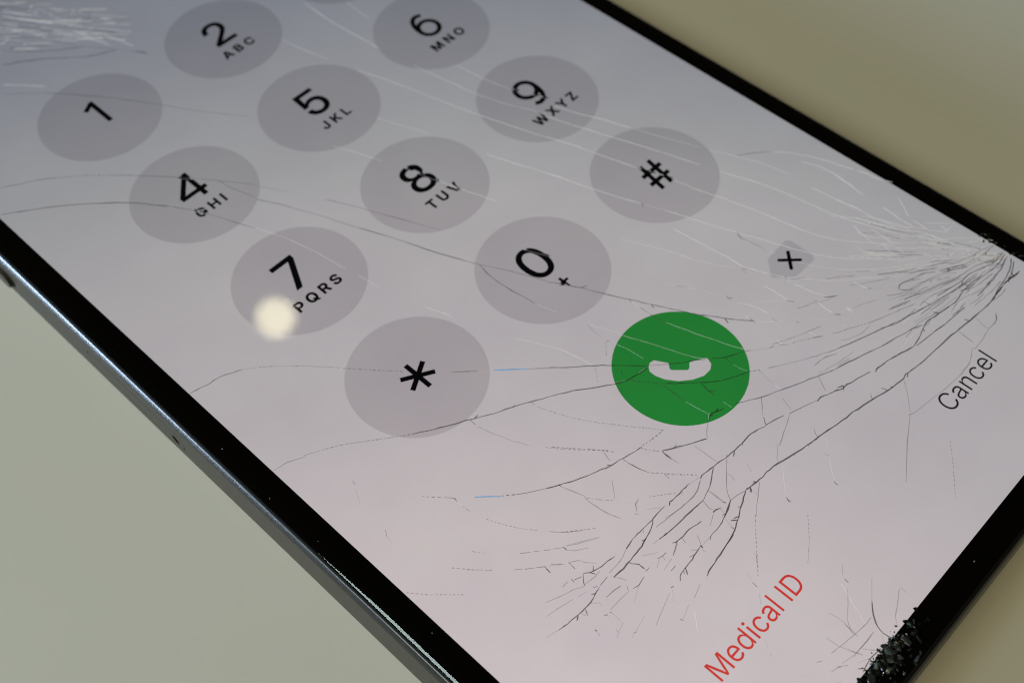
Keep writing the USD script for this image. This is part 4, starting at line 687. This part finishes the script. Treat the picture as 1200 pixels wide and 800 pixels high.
d9 -15.68,-18.98 -15.48,-20.64 -14.49,-23.86
d9 -14.62,-24.12 -13.21,-26.89 -11.49,-30.99 -9.66,-35.71
D9 -9.66,-35.71 -7.93,-40.02 -6.35,-44.39 -4.49,-48.77
D9 -4.49,-48.77 -2.64,-52.31 -1.12,-55.85
d9 -13.30,-22.53 -11.38,-26.06
d8 -9.41,-29.90 -7.91,-32.94 -7.07,-34.97 -5.21,-39.19 -3.82,-42.61
l7 -17.32,-27.40 -16.39,-29.77 -15.29,-33.64 -14.48,-38.97
l7 -14.14,-40.63 -13.71,-43.38
D8 -4.35,-49.02 -4.68,-50.87 -4.63,-53.46 -4.10,-57.03
l6 -4.04,-57.34 -3.33,-59.58
l6 -12.24,-48.87 -11.17,-51.60
l6 -8.78,-58.51 -7.64,-60.68 -7.11,-61.96
L7 1.10,-36.77 1.97,-40.01 3.45,-44.17
L8 7.87,-38.27 8.84,-41.40 9.94,-44.36 11.03,-47.29
l10 11.06,-2.60 10.97,-7.89 11.33,-12.05 11.69,-16.12
l9 14.79,-6.70 14.54,-11.05
l9 7.27,-17.02 8.63,-21.32 9.94,-26.54 11.86,-33.68
L8 11.86,-33.68 13.47,-38.72 14.42,-41.69
l8 12.43,-21.61 13.15,-25.57 13.97,-30.27 15.31,-34.79 16.81,-37.76 17.17,-39.16
l8 15.93,-25.10 16.46,-29.19 17.30,-32.89
l7 3.25,-24.74 4.60,-28.39 5.55,-31.05
l7 -3.23,-24.37 -1.98,-27.63 -1.02,-30.25
l6 4.52,-6.05 5.27,-9.80 6.10,-12.88
L9 14.45,-41.53 15.54,-44.54 16.46,-47.64 17.76,-52.29
L8 19.17,-56.73 19.72,-58.75
L9 18.77,-38.79 19.61,-41.28 20.74,-43.89 22.16,-47.80
l8 22.40,-48.37 23.45,-51.35 25.16,-55.63
l8 25.63,-56.74 26.80,-59.51 28.00,-62.58 28.68,-65.64
L8 16.91,-39.27 18.34,-43.63 19.70,-47.56 21.28,-52.00 22.96,-57.38
L10 23.74,-59.69 24.99,-63.06 25.72,-65.46
L8 10.31,-45.34 11.25,-48.39 12.18,-51.40 14.01,-56.20
l8 14.05,-56.53 15.06,-58.85
D8 14.25,-56.19 13.73,-56.74
d12 26.90,-59.61 28.11,-60.34 29.91,-61.88
L11 30.30,-62.31 31.51,-63.93 32.72,-66.25 33.46,-68.53 34.11,-70.51
L8 31.16,-65.61 31.97,-67.49 32.16,-69.44 31.91,-72.02
l6 8.54,-57.91 9.92,-60.72 11.61,-64.66
S5 -11.23,-91.05 -12.13,-91.90 -13.06,-92.69
d4 -14.18,-93.70 -14.97,-94.38
d4 -17.26,-96.61 -17.86,-97.31
d4 -18.01,-97.67 -18.10,-97.99
D8 -13.76,-92.61 -13.82,-93.17
d5 -13.32,-91.75 -13.76,-92.61
d6 -6.87,-97.42 -7.65,-98.04
D12 -7.87,-98.36 -7.95,-98.83
d5 -8.49,-99.13 -9.70,-100.01 -10.98,-100.79
d6 -10.95,-100.82 -11.41,-101.39 -11.46,-102.07
d6 -9.30,-102.16 -10.66,-102.18 -11.46,-102.07 -12.97,-101.81 -14.41,-101.51
D7 -16.00,-101.00 -15.54,-101.33
D10 -7.96,-101.33 -8.84,-102.01 -9.58,-102.92 -9.85,-103.58 -9.73,-104.54 -9.38,-104.71
d5 -6.14,-100.11 -7.96,-101.33
D7 -10.31,-103.08 -11.35,-103.13 -13.15,-103.07
d7 -13.15,-103.07 -14.52,-102.72
d6 -13.15,-103.07 -13.28,-103.24
d6 -15.80,-102.48 -14.94,-102.69 -14.27,-103.20
D9 -15.03,-102.59 -14.90,-102.83
d6 -12.22,-103.24 -11.78,-103.91 -11.41,-104.30
D9 -11.37,-104.35 -12.46,-104.21 -13.44,-104.39 -13.97,-104.43
d5 -13.55,-103.66 -12.46,-104.21
d6 -5.36,-102.48 -6.47,-103.04 -7.60,-103.54 -8.37,-104.21
d6 -5.14,-102.50 -5.25,-103.14
d4 -10.03,-103.70 -10.45,-104.30
d6 13.72,-90.56 12.77,-91.51 10.99,-93.00
d7 10.85,-93.09 8.07,-94.57 4.16,-96.96
D8 10.67,-93.04 11.27,-93.30
d6 11.27,-93.30 13.10,-93.58 14.67,-93.81
S4 10.84,-97.56 9.13,-98.93 5.63,-101.41
D9 10.16,-88.95 9.75,-89.49
S4 -4.89,-92.24 -6.94,-93.87 -8.87,-95.10
S5 -8.20,-88.69 -10.24,-90.33 -12.38,-92.16
D7 -31.32,-58.69 -31.40,-59.19
d4 -31.71,-59.53 -32.45,-60.94
D7 -32.67,-64.69 -33.03,-65.27
d5 -33.03,-65.27 -33.16,-65.98
S5 -35.62,-70.64 -34.53,-72.09 -32.27,-74.50
l7 -34.93,-77.50 -33.71,-78.23
l5 -29.12,-79.05 -28.59,-79.42'''
CRACKS = []
for row in CRACK_TEXT.split('\n'):
    a = row.split()
    if a:
        CRACKS.append((a[0][0], int(a[0][1:]) / 100, np.array([[float(v) for v in q.split(',')] for q in a[1:]])))


def bent(shape, most=2):
    """Displaces the print along the cracks that really cross it."""
    done = 0
    for kind, w, pts in CRACKS:
        if done >= most or w < 0.055 or len(pts) < 3:
            continue
        line = LineString(pts)
        if not line.intersects(shape.buffer(0.05)):
            continue
        at = line.interpolate(line.project(shape.centroid)); c = np.array([at.x, at.y])
        k = int(np.argmin([LineString(pts[j:j + 2]).distance(at) for j in range(len(pts) - 1)]))
        d = pts[k + 1] - pts[k]; d = d / np.linalg.norm(d)
        if d[0] < 0:
            d = -d
        s = 1 if (done + len(pts)) % 2 else -1
        shape = jog(shape, c, c + d, 0.30, s * (0.30 if shape.area > 1.2 else 0.22), 0.03)
        done += 1
    return shape


SPLIT = {'9': ((17.45, -32.65), (18.65, -35.59), 0.24, 0.26, 0.03), '#': ((17.9, -52.2), (19.52, -56.48), 0.16, 0.36, 0.0), '0': ((0.08, -50.1), (1.85, -54.12), 0.22, 0.28, 0.03)}
for i, (ch, sub) in enumerate(KEYS):
    cx, cy = (i % 3 - 1) * PX, -(i // 3) * PY
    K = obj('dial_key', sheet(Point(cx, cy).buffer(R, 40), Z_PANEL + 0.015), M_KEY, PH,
            label=f'round grey {SAY[ch]} of the dial pad' if ch in SAY else f'round grey key {ch}' + (f' with the letters {sub}' if sub and sub != '+' else ''))
    if ch == '*':
        arms = [LineString([(cx, cy - 0.1), (cx + 1.78 * math.sin(k * math.pi / 3), cy - 0.1 + 1.78 * math.cos(k * math.pi / 3))]).buffer(0.235, cap_style='flat') for k in range(6)]
        shape = union_all(arms + [Point(cx, cy - 0.1).buffer(0.3)])
    else:
        cap = 4.0 if ch == '#' else 4.35
        adv, g = glyph('d' + ch, cap)
        shape = affinity.translate(g, cx - adv / 2, cy - (2.15 if ch == '#' else 1.0 if ch != '1' else 1.5))
    shape = bent(shape.buffer(0.035), 1)
    if ch in SPLIT:
        shape = jog(shape, *SPLIT[ch])
    obj('digit' if ch.isdigit() else 'symbol', sheet(shape, Z_PANEL + 0.03), M_BLACK, K)
    if sub == '+':
        obj('letter', sheet(bent(line_of('+', 'l', 1.85, 0, cx + 0.2, cy - 3.55)[0].buffer(0.04)), Z_PANEL + 0.03), M_BLACK, K)
    elif sub:
        for g in line_of(sub, 'l', 1.30, 0.44, cx + 0.1, cy - 3.5):
            obj('letter', sheet(bent(g.buffer(0.05), 1), Z_PANEL + 0.03), M_BLACK, K)

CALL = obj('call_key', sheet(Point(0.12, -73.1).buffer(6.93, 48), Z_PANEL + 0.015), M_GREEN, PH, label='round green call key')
HAND = Polygon([(-2.07, -70.8), (-1.59, -70.55), (-1.1, -70.66), (-0.36, -71.95), (-0.82, -72.43), (-0.81, -72.72), (0.32, -73.93), (0.61, -73.88), (1.17, -73.45), (2.46, -74.14), (2.76, -74.43), (2.5, -75.13), (1.9, -75.5), (0.89, -75.5), (-0.26, -74.95), (-1.36, -74.02), (-2.1, -72.92), (-2.42, -71.93), (-2.4, -71.2)])
obj('handset_symbol', sheet(HAND.buffer(0.25).buffer(-0.4).buffer(0.17), Z_PANEL + 0.03), M_WHITE, CALL)
DEL = Polygon([(15.5, -72.95), (17.3, -71.15), (20.7, -71.0), (21.05, -71.5), (21.05, -74.3), (20.6, -74.85), (17.4, -74.8)])
DK = obj('delete_key', sheet(DEL.buffer(-0.3).buffer(0.6).buffer(-0.3), Z_PANEL + 0.015), M_DELETE, PH, label='small grey arrow-shaped delete key')
CROSS = union_all([LineString([(17.98, -72.15), (19.56, -73.78)]).buffer(0.20), LineString([(19.54, -72.18), (17.96, -73.76)]).buffer(0.20)])
obj('cross', sheet(bent(CROSS), Z_PANEL + 0.03), M_BLACK, DK)
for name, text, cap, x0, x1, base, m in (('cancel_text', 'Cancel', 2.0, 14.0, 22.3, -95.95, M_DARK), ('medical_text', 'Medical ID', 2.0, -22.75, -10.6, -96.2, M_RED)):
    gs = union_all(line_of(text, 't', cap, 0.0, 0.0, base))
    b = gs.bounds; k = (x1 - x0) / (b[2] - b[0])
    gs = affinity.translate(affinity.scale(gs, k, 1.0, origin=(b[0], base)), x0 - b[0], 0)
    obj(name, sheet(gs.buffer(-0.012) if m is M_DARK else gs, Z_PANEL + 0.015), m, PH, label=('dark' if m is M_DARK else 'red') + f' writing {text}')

# ---------------------------------------------------------------- cracks: thin raised splinters along the breaks of the cover glass
def ridge(pts, w, z, taper=True):
    """A low three-sided ridge along a line, pointed at its ends."""
    t = np.gradient(pts, axis=0); t /= np.linalg.norm(t, axis=1, keepdims=True) + 1e-9
    n = np.c_[-t[:, 1], t[:, 0]]; m = len(pts)
    s = np.r_[0, np.cumsum(np.linalg.norm(np.diff(pts, axis=0), axis=1))]
    e = np.minimum(s, s[-1] - s)
    h = w / 2 * (np.clip(0.6 + e / 0.7, 0, 1) if taper else np.ones(m))
    h = h * rng.uniform(0.65, 1.4, m)
    v = np.vstack([np.c_[pts + n * h[:, None], np.full(m, z)], np.c_[pts, z + 0.012 + 0.15 * h], np.c_[pts - n * h[:, None], np.full(m, z)]])
    f = []
    for k in range(m - 1):
        for a in (0, m):
            f += [(a + k, a + k + m, a + k + 1), (a + k + 1, a + k + m, a + k + m + 1)]
    return v, np.array(f)


def finer(pts):
    """Rounds the corners of a traced line and lets it wander a little, as a break does."""
    if len(pts) > 3:
        q = [pts[0]]
        for a, b in zip(pts[:-1], pts[1:]):
            q += [0.8 * a + 0.2 * b] + ([0.5 * a + 0.5 * b] if np.linalg.norm(b - a) > 1.2 else []) + [0.2 * a + 0.8 * b]
        pts = np.array(q + [pts[-1]])
    d = np.linalg.norm(np.diff(pts, axis=0), axis=1)
    keep = np.r_[True, d > 0.02]; pts = pts[keep]
    if len(pts) > 4:
        pts[1:-1] += rng.normal(0, 0.024, (len(pts) - 2, 2))
    return pts


def crack_mesh(kind, w, pts, z):
    pts = finer(pts)
    if kind != 'S':
        out = [ridge(pts, w, z)]
        if kind == 'D' and len(pts) > 6:                   # barbs and knots where little side breaks start
            for k in range(2, len(pts) - 2):
                if rng.random() < 0.08:
                    d = pts[k + 1] - pts[k]; d = d / (np.linalg.norm(d) + 1e-9); a = rng.choice([-1, 1]) * rng.uniform(0.5, 1.1)
                    u = np.array([d[0] * math.cos(a) - d[1] * math.sin(a), d[0] * math.sin(a) + d[1] * math.cos(a)])
                    l = rng.uniform(0.25, 0.75)
                    out.append(ridge(np.array([pts[k], pts[k] + 0.5 * l * u, pts[k] + l * u]), w * rng.uniform(0.7, 1.3), z + 0.0001))
        return out
    line, out, s = LineString(pts), [], 0.0
    while s < line.length - 0.15:
        e = min(s + rng.uniform(0.12, 0.34), line.length)
        out.append(ridge(np.array([line.interpolate(x).coords[0] for x in (s, (s + e) / 2, e)]), w * rng.uniform(0.8, 1.3), z, False))
        s = e + rng.uniform(0.08, 0.24)
    return out


def joined(parts):
    vs, fs, n = [], [], 0
    for v, f in parts:
        vs.append(v); fs.append(f + n); n += len(v)
    return trimesh.Trimesh(np.vstack(vs) * MM, np.vstack(fs), process=False)


# the crushed glass round the two points of impact: many more short breaks that run towards them
EXTRA = []


def fan(px, py, a0, a1, r0, r1, count, kinds, w0, w1):
    for _ in range(count):
        a = math.radians(rng.uniform(a0, a1)); r = rng.uniform(r0, r1) ** 1.0; l = rng.uniform(1.0, 5.0) * (0.4 + r / r1)
        u = np.array([math.cos(a), math.sin(a)]); b = rng.normal(0, 0.12)
        p = np.array([[px, py] + u * (r + l * t) + np.array([-u[1], u[0]]) * b * l * t * (1 - t) * 2 for t in (0, 0.35, 0.7, 1)])
        if PANEL.contains(LineString(p)):
            EXTRA.append((str(rng.choice(kinds)), rng.uniform(w0, w1), p))


fan(35.0, -89.9, 112, 146, 1.0, 13.0, 70, ['L', 'L', 'l', 'L', 'd'], 0.04, 0.10)
fan(35.0, -89.9, 142, 182, 1.0, 14.0, 70, ['d', 'd', 'D', 'l'], 0.04, 0.09)
fan(35.0, -89.9, 140, 168, 8.0, 24.0, 34, ['d', 'd', 'l', 'l'], 0.04, 0.08)
fan(-12.0, -106.0, 60, 150, 1.5, 5.0, 10, ['d', 'd', 'l'], 0.03, 0.06)
for _ in range(90):                                       # streaks of the third break, far up at the left edge
    s, u = rng.uniform(-14, 6.5), rng.uniform(-1, 1)
    c = np.array([-13.4, 17.6]) + s * np.array([0.69, -0.725]) + u * (4.6 - 0.30 * s) * np.array([0.6, 0.55])
    l = rng.uniform(1.2, 5.0); a = math.radians(rng.uniform(-58, -44))
    p = np.array([c + [l * t * math.cos(a), l * t * math.sin(a) + 0.2 * t * (1 - t)] for t in (0, 0.4, 0.7, 1)])
    if PANEL.contains(LineString(p)):
        EXTRA.append((str(rng.choice(['L', 'l', 'l', 'l', 'd'])), rng.uniform(0.05, 0.16), p))
ALL = [(k, w, p, w * LineString(p).length) for k, w, p in CRACKS + EXTRA]
ALL.sort(key=lambda c: -c[3])
NAMES = {'D': 'dark_crack', 'd': 'faint_crack', 'L': 'white_crack', 'l': 'pale_crack', 'S': 'dotted_crack', 'B': 'blue_crack', 'O': 'pink_crack'}
rest = {}
for i, (kind, w, pts, _) in enumerate(ALL):
    parts = crack_mesh(kind, w, pts, Z_TOP + 0.004 + 0.0002 * (i % 40))
    if i < 295:
        obj(NAMES[kind], joined(parts), M_CRACK[kind], GL)
    else:
        rest.setdefault(kind, []).extend(parts)
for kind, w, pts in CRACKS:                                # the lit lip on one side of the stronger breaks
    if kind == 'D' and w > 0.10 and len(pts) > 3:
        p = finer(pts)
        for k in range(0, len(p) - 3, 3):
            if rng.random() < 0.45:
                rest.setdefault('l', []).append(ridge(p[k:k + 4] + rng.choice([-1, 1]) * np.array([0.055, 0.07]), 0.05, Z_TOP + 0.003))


def flake(c, s):
    """A small tilted facet of broken glass."""
    a = np.sort(rng.uniform(0, 6.28, 3)); r = s * rng.uniform(0.4, 1.2, 3)
    v = np.c_[c[0] + r * np.cos(a) * 1.5, c[1] + r * np.sin(a), Z_TOP + 0.006 + rng.uniform(0, 0.10 * s, 3)]
    return v, np.array([(0, 1, 2)])


for _ in range(420):                                       # the crushed zone at the right edge
    a, r = math.radians(rng.normal(135, 11)), abs(rng.normal(0, 4.6)) + 0.4
    c = np.array([35.0 + r * math.cos(a), -89.9 + r * math.sin(a)])
    if PANEL.contains(Point(c)):
        rest.setdefault(str(rng.choice(['L', 'l', 'l', 'd', 'O'], p=[0.28, 0.36, 0.18, 0.12, 0.06])), []).append(flake(c, rng.uniform(0.05, 0.22)))
for _ in range(160):                                       # and at the far left one
    s, u = rng.uniform(-14, 5), rng.uniform(-1, 1)
    c = np.array([-13.4, 17.6]) + s * np.array([0.69, -0.725]) + u * (4.0 - 0.3 * s) * np.array([0.6, 0.55])
    if PANEL.contains(Point(c)):
        rest.setdefault(str(rng.choice(['L', 'l', 'd'])), []).append(flake(c, rng.uniform(0.08, 0.35)))
for kind, parts in rest.items():
    obj({'D': 'dark', 'd': 'faint', 'L': 'white', 'l': 'pale', 'S': 'dotted', 'B': 'blue', 'O': 'pink'}[kind] + '_splinters', joined(parts), M_CRACK[kind], GL, kind='stuff')


# ---------------------------------------------------------------- glass crumbs where the lower edge and the right edge were struck
def crumb(x, y, z, s, flat=0.55):
    p = rng.normal(0, 1, (9, 3)); p /= np.linalg.norm(p, axis=1, keepdims=True)
    p *= np.array([s * rng.uniform(0.7, 1.5), s * rng.uniform(0.5, 1.1), s * flat])
    a = rng.uniform(0, 6.28); c, q = math.cos(a), math.sin(a)
    p[:, :2] = p[:, :2] @ np.array([[c, -q], [q, c]])
    h = trimesh.convex.convex_hull(p + [x, y, z]); h.apply_scale(MM)
    return h


for _ in range(210):
    t = rng.normal(0, 1)
    x = -11.2 + 1.9 * t
    y = -104.6 - abs(rng.normal(0, 0.85)) + 0.25 * rng.normal()
    s = rng.uniform(0.07, 0.26) if rng.random() < 0.85 else rng.uniform(0.26, 0.42)
    obj('glass_crumb', crumb(x, y, Z_TOP + 0.01, s, 0.45), M_CHIP[int(rng.choice(4, p=[0.50, 0.34, 0.15, 0.01]))], PH)
for k in range(9):                                         # larger shards still lying in the hole
    obj('glass_crumb', crumb(-11.8 + 0.62 * k - 2.0 + rng.normal(0, 0.2), -104.75 - rng.uniform(0, 0.9), Z_TOP, rng.uniform(0.4, 0.62), 0.25), M_CHIP[int(rng.choice(2))], PH)
for _ in range(26):
    y = rng.uniform(-93.5, -86.0)
    obj('glass_crumb', crumb(35.5 + rng.normal(0, 0.35), y, Z_TOP + 0.01, rng.uniform(0.10, 0.26), 0.4), M_CHIP[int(rng.choice(3, p=[0.55, 0.35, 0.1]))], PH)
for x, y in ((-37.6, -46.8), (-37.7, -61.0), (-36.7, -75.0), (-37.9, -54.3), (1.5, -105.9)):   # dust on the black border
    obj('dust_speck', crumb(x, y, Z_TOP + 0.01, rng.uniform(0.05, 0.10), 0.4), M_CHIP[3], PH)
